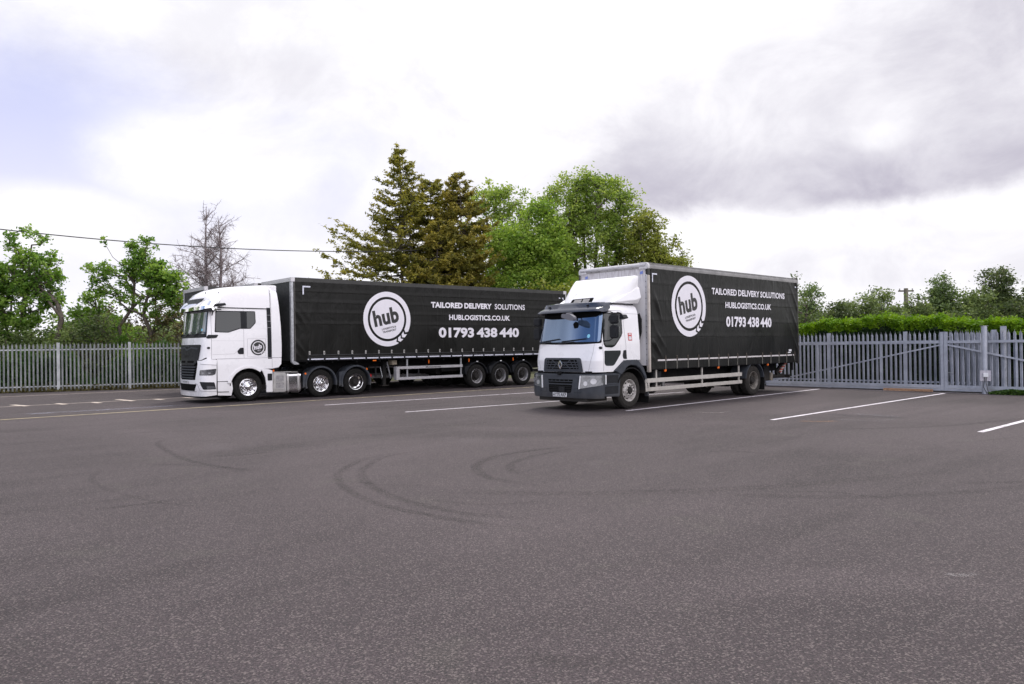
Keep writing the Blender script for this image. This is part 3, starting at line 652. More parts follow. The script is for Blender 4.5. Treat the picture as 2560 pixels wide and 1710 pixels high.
# mudguards over the rear axles
for i, cx in enumerate((1.135, 2.553)):
    for y0, y1 in ((.0, .58), (1.97, 2.55)):
        d = MB(); d.arc_y(cx, .50, .56, .625, 196, -14 if i else -8, y0, y1, 26)
        if y0 == 0:
            a_ = [(cx - .72, .36)] + [(cx + .60 * math.cos(R(t)), .5 + .60 * math.sin(R(t))) for t in range(190, 128, -8)] + [(cx - .52, .93), (cx - .70, .88)]
            d.prism_y(a_, .03, .05)
        d.build('mudguard', grey_plastic, tr, bev=.012)
        d = MB(); d.box(cx + .60, cx + .62, y0 + .02, y1 - .02, .14, .55); d.build('mud_flap', rubber, tr)
# headboard, air lines, intake stack behind the cab
d = MB(); d.box(-.70, -.58, .95, 1.6, 1.4, 3.2); d.build('intake_stack', black_metal, tr, bev=.04)
d = MB(); d.prism_y(round_poly([(-.36, 2.35), (-.40, 3.75), (-.12, 3.78), (-.10, 3.2), (-.20, 3.05), (-.2, 2.35)], .06), .9, 1.25); d.build('exhaust_cowl', dark_plastic, tr, bev=.02)
for i in range(4):
    d = MB(); pts = [(-.60 + .52 * t, .85 + .06 * i, 1.95 - .55 * math.sin(t * math.pi) - .12 * i * t) for t in [k / 12 for k in range(13)]]
    d.tube(pts, .018, n=6); d.build('air_line', [rubber, rubber, dark_plastic, rubber][i], tr)
d = MB(); d.lathe_y([(.001, 0), (.4, 0), (.4, .01), (.001, .01)], n=24); 
fw_ = MB(); fw_.box(1.2, 2.4, .8, 1.75, .95, 1.14); fw_.build('fifth_wheel', black_metal, tr, bev=.03)
wheel(tr, 'chrome_steer', WX, .055, .5, spin=.2); wheel(tr, 'chrome_steer', WX, 2.495, .5, far=True)
wheel(tr, 'chrome_steer', 1.135, .055, .5, spin=.4); wheel(tr, 'chrome_steer', 1.135, 2.495, .5, far=True)
wheel(tr, 'chrome_drive', 2.553, .055, .5, spin=.1); wheel(tr, 'chrome_drive', 2.553, 2.495, .5, far=True)
for x in (WX, 1.135, 2.553):
    d = MB(); d.tube([(x, .3, .5), (x, 2.25, .5)], .09, n=12); d.tube([(x, 1.05, .5), (x, 1.5, .5)], .22, n=16); d.build('axle', black_metal, tr)

# ------------------------------------------------------------------ long curtain-sided trailer
def curtain_mesh(x0, x1, z0, z1, y, nx, nz, fold, seed, per=.34):
    """sheet with diagonal tension folds next to the front pole and a scalloped top and bottom"""
    rnd = random.Random(seed); vs = []; fs = []
    ph = [rnd.uniform(0, 6.28) for _ in range(8)]
    for i in range(nx + 1):
        t = i / nx; x = x0 + (x1 - x0) * t
        for j in range(nz + 1):
            z = z0 + (z1 - z0) * j / nz; o = 0.
            e = math.exp(-((x - x0) / .42) ** 2)
            s = (z * 1.0 + (x - x0) * 1.35); k = math.sin(s * 2 * math.pi / per + math.sin(z * 2.3 + ph[0]) * 1.9) * (.35 + .65 * abs(math.sin(z * 2.9 + ph[3])))
            o += fold * min(1, max(.08, (z1 - .15 - z) / .8)) * e * min(1, (x - x0) / .06) * (max(0, k) ** 3)
            e2 = math.exp(-((x1 - x) / .5) ** 2); o += fold * .4 * e2 * max(0, math.sin((z * .9 - (x1 - x) * 1.4) * 9 + ph[1])) ** 3 * min(1, (x1 - x) / .06)
            o += .004 * math.sin(x * 2 * math.pi / .56 + ph[2]) * math.exp(-(z - z0) / .25)
            o += .009 * math.exp(-(z1 - z) / .16) * max(0, math.sin(x * 2 * math.pi / .37 + math.sin(x * 3) + (z1 - z) * 9 * math.sin(x * 5.1)))
            vs.append((x, y - o, z))
    for i in range(nx):
        for j in range(nz): a = i * (nz + 1) + j; fs.append((a, a + nz + 1, a + nz + 2, a + 1))
    mb = MB(); mb.add(vs, fs); return mb
def ell_mark(mb, x, z, sx, y, L1=.30, L2=.31, wd=.05):
    a, b_ = (x, x + sx * L1); mb.box(min(a, b_), max(a, b_), y - .003, y, z - wd, z); c = x; mb.box(min(c, c + sx * wd), max(c, c + sx * wd), y - .003, y, z - L2, z - wd - .004)
def make_trailer(lettered=True):
    t = empty('curtain_trailer')
    L, H, BZ, W = 13.65, 4.28, 1.33, 2.55
    d = MB(); d.box(.06, L - .05, .06, W - .06, BZ + .02, H - .05); d.build('body', mat('bulkhead_black', (.02, .021, .023), .5, spec=.2, var=.2, vscale=3), t)
    for y0, y1, mir in ((.0, .12, 0), (W - .12, W, 1)):
        d = MB(); d.box(.16, L - .20, y0, y1, H - .155, H - .012); d.box(.16, L - .2, y0 + (.02 if not mir else -.02), y1 + (.02 if not mir else -.02), H - .012, H); d.build('cant_rail', rail_dark, t, bev=.012)
        d = MB(); d.box(.0, .16, y0 - (.004 if not mir else 0), y1 + (.004 if mir else 0), H - .16, H); d.build('corner_casting', alloy, t, bev=.01)
        d = MB(); d.box(L - .20, L, y0 - (.004 if not mir else 0), y1 + (.004 if mir else 0), H - .16, H); d.build('corner_casting', alloy, t, bev=.01)
        d = MB(); d.box(.0, .10, y0, y1, BZ + .02, H - .165); d.build('front_post', galv, t, bev=.01)
        d = MB(); d.box(L - .07, L, y0, y1, BZ - .02, H - .165); d.build('rear_post', galv, t, bev=.01)
        d = MB(); d.box(.10, L - .05, y0 + .012 * (1 - 2 * mir), y1, BZ - .03, BZ + .10) if not mir else d.box(.10, L - .05, y0, y1 - .012, BZ - .03, BZ + .10); d.build('side_rave', black_metal, t, bev=.008)
    d = MB(); d.box(.0, .07, .13, W - .13, H - .15, H - .005); d.build('front_header', alloy, t, bev=.01)
    d = MB(); d.box(.02, .05, .13, W - .13, BZ, H - .16); d.build('bulkhead', mat('bulkhead_dark', (.03, .032, .034), .5, spec=.2, var=.2), t)
    d = MB(); d.prism_y([(.0, 1.36), (.06, 1.36), (.28, 1.24), (.28, 1.20), (.10, 1.20), (.0, 1.30)], .0, .1); d.build('corner_bracket', galv, t, bev=.008)
    d = MB(); d.box(.03, .06, .3, 1.1, 1.52, 1.75); d.build('connector_board', galv, t)
    cn = curtain_mesh(.115, L - .09, BZ + .02, H - .15, -.012, 260, 40, .10, 5, .42).build('curtain', curtain_a, t, angle=80)
    d = curtain_mesh(.115, L - .09, BZ + .02, H - .15, -.012, 40, 8, .03, 6); d.v = [(x, W - y, z) for x, y, z in d.v]; d.build('curtain', curtain_a, t)
    d = MB(); d.tube([(.135, -.01, BZ), (.135, -.01, H - .17)], .022, n=8); d.build('tension_pole', mat('pole_dark', (.06, .055, .05), .45, var=.3), t)
    d = MB(); x = .60; k = 0
    while x < L - .3:
        x1 = min(x + .50, L - .2) if k else .655
        d.box(x, x1, -.022, -.016, 1.353, 1.397); x = .67 + .567 * k + .06; k += 1
    d.build('reflective_strip', tape, t)
    d = MB()
    for z in (1.52, 1.44): d.box(.62, L - .3, -.020, -.012, z, z + .012)
    d.build('curtain_hem', mat('webbing', (.07, .07, .075), .5), t)
    for i in range(23):
        x = .67 + .567 * i
        d = MB(); d.box(x - .028, x + .028, -.036, -.012, 1.535, 1.665); d.box(x - .014, x + .014, -.040, -.03, 1.56, 1.64); d.mi[-6:] = [1] * 6
        bk = d.build('buckle', [bright_steel, black_metal], t, bev=.005)
        d = MB(); d.box(x - .02, x + .02, -.030, -.014, 1.30, 1.54); d.build('strap', dark_plastic, bk)
    if lettered:
        d = MB(); ell_mark(d, .43, 3.99, 1, -.022); ell_mark(d, 13.43, 3.96, -1, -.022); d.build('corner_marking', tape, cn, smooth=False)
        d = MB(); d.v = []; text_side(d, 'TAILORED DELIVERY', 5.94, 9.09, 3.335, 3.57, -.024, bold=.046, spacing=1.03); d.build('lettering', white_print, cn, smooth=False)
        d = MB(); text_side(d, 'SOLUTIONS', 9.26, 11.0, 3.335, 3.57, -.024, bold=.018, spacing=1.03); d.build('lettering', white_print, cn, smooth=False)
        d = MB(); text_side(d, 'HUBLOGISTICS.CO.UK', 6.83, 10.12, 2.85, 3.07, -.024, bold=.036, spacing=1.03); d.build('lettering', white_print, cn, smooth=False)
        d = MB(); text_side(d, '01793 438 440', 6.30, 10.63, 2.12, 2.54, -.024, bold=.042); d.build('phone_number', white_print, cn, smooth=False)
        hub_logo(cn, 3.90, 2.85, 1.05, -.024, white_print, black_print)
    # chassis, legs, guards
    d = MB()
    for y in (.78, 1.62): d.box(.8, L - .3, y, y + .13, 1.02, 1.32); d.box(7.0, L - .3, y, y + .13, .72, 1.04)
    for k in range(13): d.box(.6 + k * 1.0, .66 + k * 1.0, .1, W - .1, 1.22, 1.31)
    d.box(.5, 1.9, .7, 1.85, 1.12, 1.2); d.build('chassis', black_metal, t)
    for y in (.42, 2.0):
        d = MB(); d.box(3.93, 4.10, y, y + .14, .55, 1.28); d.box(3.95, 4.08, y + .01, y + .13, .30, .56); d.box(3.86, 4.17, y - .07, y + .21, .26, .30); lgx = d.build('landing_leg', black_metal, t, bev=.008)
        d = MB(); d.bar((4.12, y, 1.2), (4.28, y, .55), .04, .04); d.build('leg_brace', galv if y < 1 else black_metal, lgx)
    d = MB(); d.tube([(3.75, .3, 1.0), (3.78, .2, .62), (3.70, .12, .60)], .012, n=6); d.build('crank_handle', galv, t)
    d = MB(); d.box(4.25, 4.48, .25, .55, 1.08, 1.26); d.build('tool_plate', mat('buff_plate', (.30, .26, .2), .7), t, bev=.01)
    d = MB(); d.box(4.6, 4.85, .3, .6, 1.05, 1.26); d.tube([(7.0, 1.0, .75), (7.0, 1.9, .75)], .16, n=14); d.build('air_tank', black_metal, t)
    for y0, y1 in ((.02, .055), (W - .055, W - .02)):
        d = MB(); d.box(4.33, 7.53, y0, y1, .905, 1.01); d.box(4.33, 7.53, y0, y1, .485, .59); d.box(4.33, 4.45, y0, y1, .59, .905); d.box(4.30, 4.335, y0, y0 + .2 if y0 < 1 else y1, .485, 1.01) if y0 < 1 else None
        gd = d.build('side_guard', alloy, t, bev=.006)
        for x in (4.83, 7.47):
            e = MB(); yq = (.06, .10) if y0 < 1 else (W - .10, W - .06); e.box(x - .03, x + .03, *yq, .49, 1.30); e.build('guard_post', galv, gd)
        if lettered and y0 < 1:
            e = MB(); text_side(e, 'Montracon', 5.68, 6.40, .93, .99, y0 - .003, bold=.03, spacing=1.05); e.build('guard_lettering', black_print, gd, smooth=False)
    for i in range(3):
        x = 8.289 + 1.31 * i
        wheel(t, 'trailer', x, .04, .5, spin=.3 * i); wheel(t, 'trailer', x, W - .04, .5, far=True)
        d = MB(); d.tube([(x, .3, .5), (x, W - .3, .5)], .085, n=12); d.box(x - .1, x + .1, .6, .95, .45, .8); d.box(x - .1, x + .1, 1.6, 1.95, .45, .8); d.build('axle', black_metal, t)
        for y0, y1 in ((.02, .44), (W - .44, W - .02)):
            d = MB(); d.arc_y(x, .50, .56, .60, 172, 8, y0, y1, 24); d.prism_y([(x - .64, .62), (x - .56, .62), (x - .50, .82), (x - .42, .95), (x - .66, .9)], y0, y0 + .02); d.build('mudguard', dark_plastic, t, bev=.006)
            if y0 < 1: e = MB(); e.box(x - .045, x + .045, .005, .02, 1.105, 1.135); e.build('mudguard_label', plate_mat, t)
    for x, z, sx, sz in ((3.33, 1.27, .075, .022), (5.82, 1.17, .018, .07), (7.85, 1.17, .018, .07), (10.3, 1.17, .018, .07)):
        d = MB(); d.box(x - sx, x + sx, .0, .03, z - sz, z + sz); d.build('side_marker', orange, t, bev=.006)
    d = MB(); d.box(L - .02, L + .02, .15, W - .15, BZ, H - .16); d.build('rear_door', rail_grey, t); d = MB(); d.box(L - .1, L, .1, W - .1, .5, .62); d.build('bumper_bar', galv, t, bev=.02)
    return t
tA = make_trailer(); tA.location = (AX, AY, 0); tA.rotation_euler = (0, 0, AA)
tag(tA, 'long black curtain-sided trailer with white hub badge and lettering, coupled behind the white tractor unit', 'trailer', 'curtain trailers parked side by side')
tB = make_trailer(False)
def a2w(x, y): return (AX + x * math.cos(AA) - y * math.sin(AA), AY + x * math.sin(AA) + y * math.cos(AA), 0)
tB.location = a2w(-.12, 2.95); tB.rotation_euler = (0, 0, AA)
tag(tB, 'dark trailer directly behind the lettered one, only its front roof edge showing above the cab', 'trailer', 'curtain trailers parked side by side')
tC = copy_tree(tB); tC.location = a2w(-1.02, 5.75); tC.scale = (1, 1, 1.007)
tag(tC, 'farthest dark trailer, its roof corner sticking out above the cab nose', 'trailer', 'curtain trailers parked side by side')
# ------------------------------------------------------------------ rigid box lorry
RX, RY, RA = 3.8277, 21.1574, .7625
rg = empty('box_lorry', (RX, RY, 0), RA)
tag(rg, 'white-cabbed rigid lorry with black curtain-sided body and grey bumper, nearest on the right', 'lorry')
Q = Shell(1.275, [1.0, 1.35, 1.8, 2.6, 2.7, 2.78, 2.83, 2.86], [-2.21, -2.22, -2.12, -1.93, -1.87, -1.75, -1.58, -1.40],
          [1.16, 1.17, 1.165, 1.115, 1.09, 1.05, 1.0, .92], [.22, .22, .24, .26, .28, .30, .32, .32], [.14, .14, .13, .12, .12, .13, .14, .14])
body = Q.mesh([1.33, 1.4, 1.5, 1.65, 1.8, 2.0, 2.2, 2.4, 2.6, 2.66, 2.7, 2.74, 2.78, 2.81, 2.83, 2.86], lambda z: -.28 - .03 * max(0, (z - 1.5) / 1.3)).build('cab_body', white_paint, rg, angle=50)
low = Q.mesh([1.035, 1.06, 1.15, 1.25, 1.335], -1.45).build('lower_cab', white_paint, rg, bev=0, angle=50)
for sgn in (0, 1):
    m = bool(sgn)
    d = MB(); Q.panel(d, round_poly([(-1.50, 1.05), (-1.46, 1.05), (-.98, 1.36), (-1.50, 1.36)], .01), 'side', .001, .03, mirror=m); d.build('door_corner', white_paint, rg)
    d = MB(); Q.strip(d, [(-1.86, 1.05), (-1.88, 2.0), (-1.83, 2.62), (-1.78, 2.67), (-1.04, 2.67), (-.99, 2.60), (-.90, 1.60), (-.88, 1.36)], .010, 'side', .002, .004, mirror=m)
    Q.strip(d, [(-1.0, 2.60), (-.30, 2.595)], .007, 'side', .002, .004, mirror=m)
    d.build('panel_gap', seam_mat, rg)
    d = MB(); Q.panel(d, round_poly([(-1.80, 2.615), (-1.06, 2.62), (-1.03, 2.50), (-1.035, 2.06), (-1.10, 1.97), (-1.38, 1.72), (-1.50, 1.68), (-1.79, 1.69), (-1.84, 1.78)], .04), 'side', .004, .012, mirror=m); d.build('window_frame', rubber, rg)
    d = MB(); Q.panel(d, round_poly([(-1.775, 2.585), (-1.09, 2.59), (-1.06, 2.48), (-1.065, 2.08), (-1.13, 1.99), (-1.40, 1.755), (-1.50, 1.715), (-1.77, 1.72), (-1.805, 1.80)], .05), 'side', .009, .008, mirror=m); d.build('door_window', glass_side, rg)
    d = MB(); Q.panel(d, round_poly([(-1.83, 1.60), (-1.14, 1.60), (-1.15, 1.50), (-1.42, 1.22), (-1.48, 1.195), (-1.77, 1.20), (-1.83, 1.26)], .04), 'side', .006, .012, mirror=m); f_ = d.build('lower_window', glass_side, rg)
    d = MB(); Q.panel(d, round_poly([(-1.02, 1.60), (-.90, 1.61), (-.89, 1.36), (-1.03, 1.37), (-1.06, 1.45)], .03), 'side', .008, .014, mirror=m); h_ = d.build('door_handle', dark_plastic, rg)
    # arch moulding above the front wheel
    y0, y1 = ((.03, .16) if not m else (2.39, 2.52))
    outer = [(-1.44, 1.045), (-1.22, 1.20), (-1.02, 1.315), (-.92, 1.335), (-.52, 1.335), (-.42, 1.30), (-.22, 1.12), (-.08, .86), (.0, .60), (.02, .30)]
    inner = [(-.04, .30), (-.09, .58), (-.19, .86), (-.38, 1.08), (-.58, 1.18), (-.82, 1.20), (-.98, 1.14), (-1.15, .96), (-1.22, .94)]
    d = MB(); d.prism_y(outer + inner, y0, y1); d.build('wheel_arch', grey_plastic, rg, bev=.015)
    d = MB(); d.arc_y(-.78, .50, .60, .63, 160, -10, y0 if m is False else 1.95, .62 if not m else 2.5, 24); d.build('arch_liner', black_metal, rg)
    d = MB(); d.box(.0, .03, y0 + .02, y0 + .5 if not m else y1, .12, .62) if not m else d.box(.0, .03, 2.05, 2.5, .12, .62); d.build('mud_flap', rubber, rg)
    # step box behind the bumper corner
    d = MB(); ya, yb = ((.05, .45) if not m else (2.10, 2.50))
    d.prism_y([(-1.98, .40), (-1.26, .36), (-1.235, .70), (-1.20, 1.0), (-1.98, 1.0)], ya, yb); sb = d.build('step_box', grey_plastic, rg, bev=.025)
    d = MB(); yy = (ya - .003, ya + .01) if not m else (yb - .01, yb + .003)
    d.prism_y(round_poly([(-1.86, .74), (-1.34, .74), (-1.32, .95), (-1.86, .95)], .03), *yy); d.prism_y(round_poly([(-1.90, .45), (-1.34, .45), (-1.33, .66), (-1.90, .66)], .03), *yy); d.build('step_recess', dark_plastic, sb)
    d = MB(); d.box(-1.86, -1.33, yy[0] - .02, yy[1], .705, .735); d.build('step_tread', grey_plastic, sb, bev=.008)
d = MB(); Q.panel(d, round_poly([(-.80, 2.07), (-.635, 2.07), (-.625, 1.86), (-.795, 1.86)], .006), 'side', .004, .003); st = d.build('door_sticker', red_print, rg)
d = MB(); Q.panel(d, [(-.775, 1.98), (-.658, 1.98), (-.65, 1.885), (-.77, 1.885)], 'side', .007, .003); Q.panel(d, [(-.77, 2.055), (-.67, 2.055), (-.67, 2.02), (-.77, 2.02)], 'side', .007, .003); d.build('sticker_panel', plate_mat, st)
for z0, x0, x1 in ((1.965, -.77, -.665), (1.935, -.765, -.70)):
    d = MB(); Q.panel(d, [(x0, z0), (x1, z0), (x1, z0 + .006), (x0, z0 + .006)], 'side', .009, .001); d.build('sticker_line', seam_mat, st)
d = MB(); Q.panel(d, round_poly([(-1.97, 1.71), (-1.89, 1.71), (-1.89, 1.64), (-1.97, 1.64)], .03), 'side', .014, .02); d.build('side_repeater', dark_plastic, rg)
d = MB(); Q.panel(d, round_poly([(-1.68, 2.80), (-1.56, 2.80), (-1.56, 2.745), (-1.68, 2.745)], .02), 'side', .02, .02); d.build('roof_marker_lamp', dark_plastic, rg)
# windscreen with frame, header shade, mirror and wipers
d = MB(); Q.panel(d, round_poly([(-1.14, 1.80), (-.30, 1.775), (.62, 1.775), (1.16, 1.80), (1.10, 2.66), (-1.10, 2.66)], .05), 'front', .004, .014); d.build('windscreen_surround', rubber, rg)
d = MB(); Q.panel(d, round_poly([(-1.11, 1.835), (1.125, 1.835), (1.075, 2.63), (-1.075, 2.63)], .07), 'front', .012, .01, step=.09); d.build('windscreen', ws_sky_tint, rg)
d = MB(); Q.panel(d, round_poly([(-1.06, 2.64), (-1.06, 2.52), (-.60, 2.47), (.30, 2.47), (.95, 2.50), (1.04, 2.58), (1.04, 2.64)], .06), 'front', .016, .003); d.build('header_band', gap_mat, rg)
for a, ln in ((-.86, .70), (-.05, .80)):
    d = MB(); pts = [Q.pt(a + ln * t, 1.845 + .075 * t) + Q.nrm(a + ln * t, 1.85) * .04 for t in [k / 8 for k in range(9)]]
    d.tube(pts, [.018] + [.012] * 8, n=6); pts = [Q.pt(a + ln * t, 1.80 + .07 * t) + Q.nrm(a + ln * t, 1.85) * .045 for t in (-.1, .2, .55)]; d.tube(pts, [.022, .014, .008], n=6); d.build('wiper', dark_plastic, rg)
d = MB(); d.tube([Q.pt(.35, 2.50) + Vector((.0, 0, 0)), Q.pt(.36, 2.42) + Vector((-.03, 0, 0))], .016, n=8); d.prism_x(round_poly([(.86, 2.22), (.98, 2.20), (1.02, 2.33), (.92, 2.40), (.85, 2.34)], .03), Q.pt(.3, 2.3).x - .035, Q.pt(.3, 2.3).x - .015); d.build('screen_camera', gap_mat, rg)
d = MB(); d.add([Q.pt(.80 + .045 * math.cos(q), 1.99 + .05 * math.sin(q)) + Q.nrm(.8, 1.99) * .016 for q in [2 * math.pi * i / 14 for i in range(14)]], [tuple(range(14))]); d.build('screen_sticker', cyan_print, rg)
# sun visor in smoked plastic
d = MB(); n = 30; vs = []
for i in range(n + 1):
    u = -1.17 + 2.34 * i / n; e = min(1., (1.17 - abs(u)) / .2 + .2); sc = .028 * (1 if .30 < abs(u) < .95 else 0)
    for z, o in ((2.855 + .03 * math.cos(u * 1.2), -.02), (2.875 + .03 * math.cos(u * 1.2), .05 * e), (2.86, .12 * e), (2.81, .165 * e - sc), (2.74, .19 * e - sc), (2.68, .215 * e), (2.62, .235 * e + .01), (2.59, .225 * e + .01), (2.60, .18 * e), (2.68, .05)):
        zb = min(z, 2.74); vs.append(Q.pt(u, zb) + Q.nrm(u, 2.5) * o + Vector((0, 0, z - zb)))
m_ = 10; fs = [(i * m_ + j, (i + 1) * m_ + j, (i + 1) * m_ + (j + 1) % m_, i * m_ + (j + 1) % m_) for i in range(n) for j in range(m_)] + [tuple(range(m_)), tuple(n * m_ + j for j in reversed(range(m_)))]
d.add(vs, fs); vz = d.build('sun_visor', mat('smoked_visor', (.030, .036, .055), .14, spec=.55, bump=.2, bscale=2.2, bdist=.02), rg, angle=45)
for i in (-.7, .7):
    d = MB(); d.tube([Q.pt(i, 2.72) + Vector((-.17, 0, .08)), Q.pt(i, 2.72) + Vector((-.10, 0, .10))], .02, n=8); d.build('visor_fixing', gap_mat, vz)
# nose grille and emblem
d = MB(); Q.panel(d, round_poly([(-.62, 1.41), (.62, 1.41), (.66, 1.36), (.71, 1.04), (-.71, 1.04), (-.66, 1.36)], .04), 'front', .030, .05); g = d.build('grille_surround', grey_plastic, rg, angle=50)
d = MB(); Q.panel(d, round_poly([(-.53, 1.36), (.53, 1.36), (.59, 1.12), (-.59, 1.12)], .03), 'front', .034, .01); d.build('grille_opening', gap_mat, g)
d = MB()
for z in (1.30, 1.235, 1.165): Q.strip(d, [(-.56, z), (.56, z)], .028, 'front', .046, .015)
for k in (1, -1):
    Q.strip(d, [(k * .10, 1.30), (k * .32, 1.13)], .02, 'front', .048, .012); Q.strip(d, [(k * .30, 1.345), (k * .12, 1.21)], .02, 'front', .048, .012)
    Q.strip(d, [(k * .46, 1.345), (k * .54, 1.13)], .02, 'front', .048, .012); Q.strip(d, [(k * .32, 1.345), (k * .44, 1.13)], .016, 'front', .048, .012)
d.build('grille_bar', grey_plastic, g)
d = MB(); x0 = Q.pt(0, 1.25).x - .05; yc = 1.275
for (p, q, wd) in (((yc, 1.34), (yc - .065, 1.235), .035), ((yc - .065, 1.235), (yc, 1.13), .035), ((yc, 1.34), (yc + .065, 1.235), .035), ((yc + .065, 1.235), (yc, 1.13), .035)):
    d.bar((x0 - .012, *p), (x0 - .012, *q), .042, .03, upv=(1, 0, 0))
d.build('emblem', chrome, g, bev=.006)
for k in (1, -1): d = MB(); Q.strip(d, [(k * .99, 1.77), (k * .985, 1.55), (k * .95, 1.35), (k * .87, 1.06)], .007, 'front', .0015, .004); d.build('hood_seam', seam_mat, low)
d = MB(); Q.panel(d, round_poly([(-1.27, 1.66), (-1.22, 1.66), (-1.20, 1.45), (-1.16, 1.18), (-1.20, 1.16), (-1.26, 1.40)], .02), 'front', .004, .01); d.build('corner_slot', gap_mat, low)
# bumper with lamps and plate
B = Shell(1.275, [.3, .36, .5, .98, 1.02], [-2.27, -2.30, -2.32, -2.29, -2.26], [1.20, 1.22, 1.235, 1.235, 1.21], [.26, .26, .26, .26, .26], [.13, .13, .13, .13, .13])
bm_ = B.mesh([.345, .37, .42, .5, .7, .85, .95, .975, .985], -1.93).build('bumper', grey_plastic, rg, angle=50)
d = MB(); B.panel(d, round_poly([(-.45, .84), (.45, .84), (.43, .73), (-.43, .73)], .02), 'front', .003, .02); i_ = d.build('intake', gap_mat, bm_)
d = MB(); B.strip(d, [(-.44, .785), (.44, .785)], .018, 'front', .012, .02)
for a in (-.3, -.15, 0, .15, .3): B.strip(d, [(a, .83), (a, .79)], .012, 'front', .010, .01)
d.build('intake_bar', grey_plastic, i_)
d = MB(); B.panel(d, round_poly([(-.43, .70), (.43, .70), (.40, .50), (.34, .48), (-.34, .48), (-.40, .50)], .03), 'front', .003, .02); i_ = d.build('lower_intake', gap_mat, bm_)
d = MB()
for z in (.65, .60, .55, .51): B.strip(d, [(-.38, z), (.38, z)], .010, 'front', .008, .01)
d.build('intake_bar', dark_plastic, i_)
d = MB(); xb = B.pt(0, .58).x; d.box(xb - .03, xb, 1.275 - .20, 1.275 + .02, .49, .64); d.build('radar_box', dark_plastic, bm_, bev=.012)
d = MB(); B.strip(d, [(-.78, .90), (-.76, .40)], .006, 'front', .003, .004); B.strip(d, [(.62, .90), (.62, .40)], .006, 'front', .003, .004); B.strip(d, [(-.72, .60), (-.50, .60), (-.50, .50), (-.72, .50)], .006, 'front', .003, .004, closed=True); B.strip(d, [(.72, .60), (.50, .60), (.50, .50), (.72, .50)], .006, 'front', .003, .004, closed=True); d.build('bumper_seam', dark_plastic, bm_)
for k in (1, -1):
    def fl(p): return [(k * a, z) for a, z in (p if k > 0 else list(reversed(p)))]
    d = MB(); B.panel(d, fl(round_poly([(.70, .93), (.74, .955), (1.40, .955), (1.41, .73), (1.30, .70), (1.05, .66), (.68, .60)], .02)), 'front', .012, .03); hl = d.build('headlight', lamp_glass, bm_)
    d = MB(); B.strip(d, fl([(.70, .93), (.67, .61)]), .035, 'front', .026, .02); B.strip(d, fl([(1.40, .955), (1.41, .73)]), .03, 'front', .026, .02); d.build('headlight_trim', white_plastic, hl)
    for a, z, r_ in ((.86, .74, .062), (1.08, .80, .075)): d = MB(); B.panel(d, fl([(a + r_ * math.cos(q), z + r_ * math.sin(q)) for q in [2 * math.pi * i / 14 for i in range(14)]]), 'front', .018, .004); d.build('headlight_lens', mat('lens_silver', (.40, .40, .42), .2, metal=.5), hl)
    d = MB(); B.panel(d, fl(round_poly([(.78, .90), (1.0, .915), (.98, .86), (.80, .84)], .02)), 'front', .017, .004); d.build('headlight_recess', lamp_dark, hl)
d = MB(); xf = B.pt(0, .43).x - .004; d.box(xf - .012, xf, 1.275 - .26, 1.275 + .26, .37, .485); pl = d.build('number_plate', plate_mat, bm_, bev=.006)
d = MB(); text_front(d, 'HY70 AKP', 1.275, .48, .382, .474, xf - .015, bold=.03, spacing=1.05); d.build('plate_lettering', black_print, pl, smooth=False)
d = MB(); d.box(-2.15, -1.6, .3, 2.25, .95, 1.06); d.box(-2.2, -1.4, .4, 2.15, .25, .36); d.tube([(-2.36, 1.28, 1.005), (-2.26, 1.28, 1.005)], .05, n=12); d.build('cab_underframe', black_metal, rg)
# mirrors
for k in (0, 1):
    def my(y): return y if not k else 2.42 - y
    d = MB(); d.tube([(-1.76, my(.15 if not k else .0), 2.62), (-1.76, my(-.02), 2.64), (-1.77, my(-.14), 2.60), (-1.77, my(-.16), 1.93), (-1.77, my(.0), 1.86), (-1.78, my(.12 if not k else .0), 1.86)], .016, n=7); ma = d.build('mirror_arm', dark_plastic, rg)
    for z0, z1, nm in ((2.30, 2.555, 'wide_mirror'), (1.92, 2.265, 'main_mirror')):
        ya, yb = sorted((my(-.33), my(-.05)))
        d = MB(); d.box(-1.83, -1.71, ya, yb, z0, z1); d.build(nm, dark_plastic, ma, bev=.035, seg=3)
        e = MB(); e.box(-1.708, -1.704, ya + .03, yb - .03, z0 + .03, z1 - .03); e.build('mirror_glass', chrome, ma)
d = MB(); d.tube([(-1.25, .13, 2.62), (-1.25, .02, 2.60), (-1.25, -.05, 2.55)], .02, n=7); d.prism_x(round_poly([(-.19, 2.46), (-.12, 2.56), (.04, 2.55), (.08, 2.47), (.0, 2.42)], .03), -1.36, -1.16); d.build('kerb_mirror', dark_plastic, rg, bev=.02)
d = MB(); d.tube([(-2.1, .95, 2.62), (-2.33, .98, 2.60), (-2.36, 1.0, 2.54)], .02, n=7); d.prism_x(round_poly([(.68, 2.40), (.66, 2.50), (.80, 2.58), (1.10, 2.60), (1.12, 2.50), (.85, 2.42)], .04), -2.40, -2.28); d.build('front_mirror', mat('mirror_grey', (.14, .14, .16), .5), rg, bev=.03)
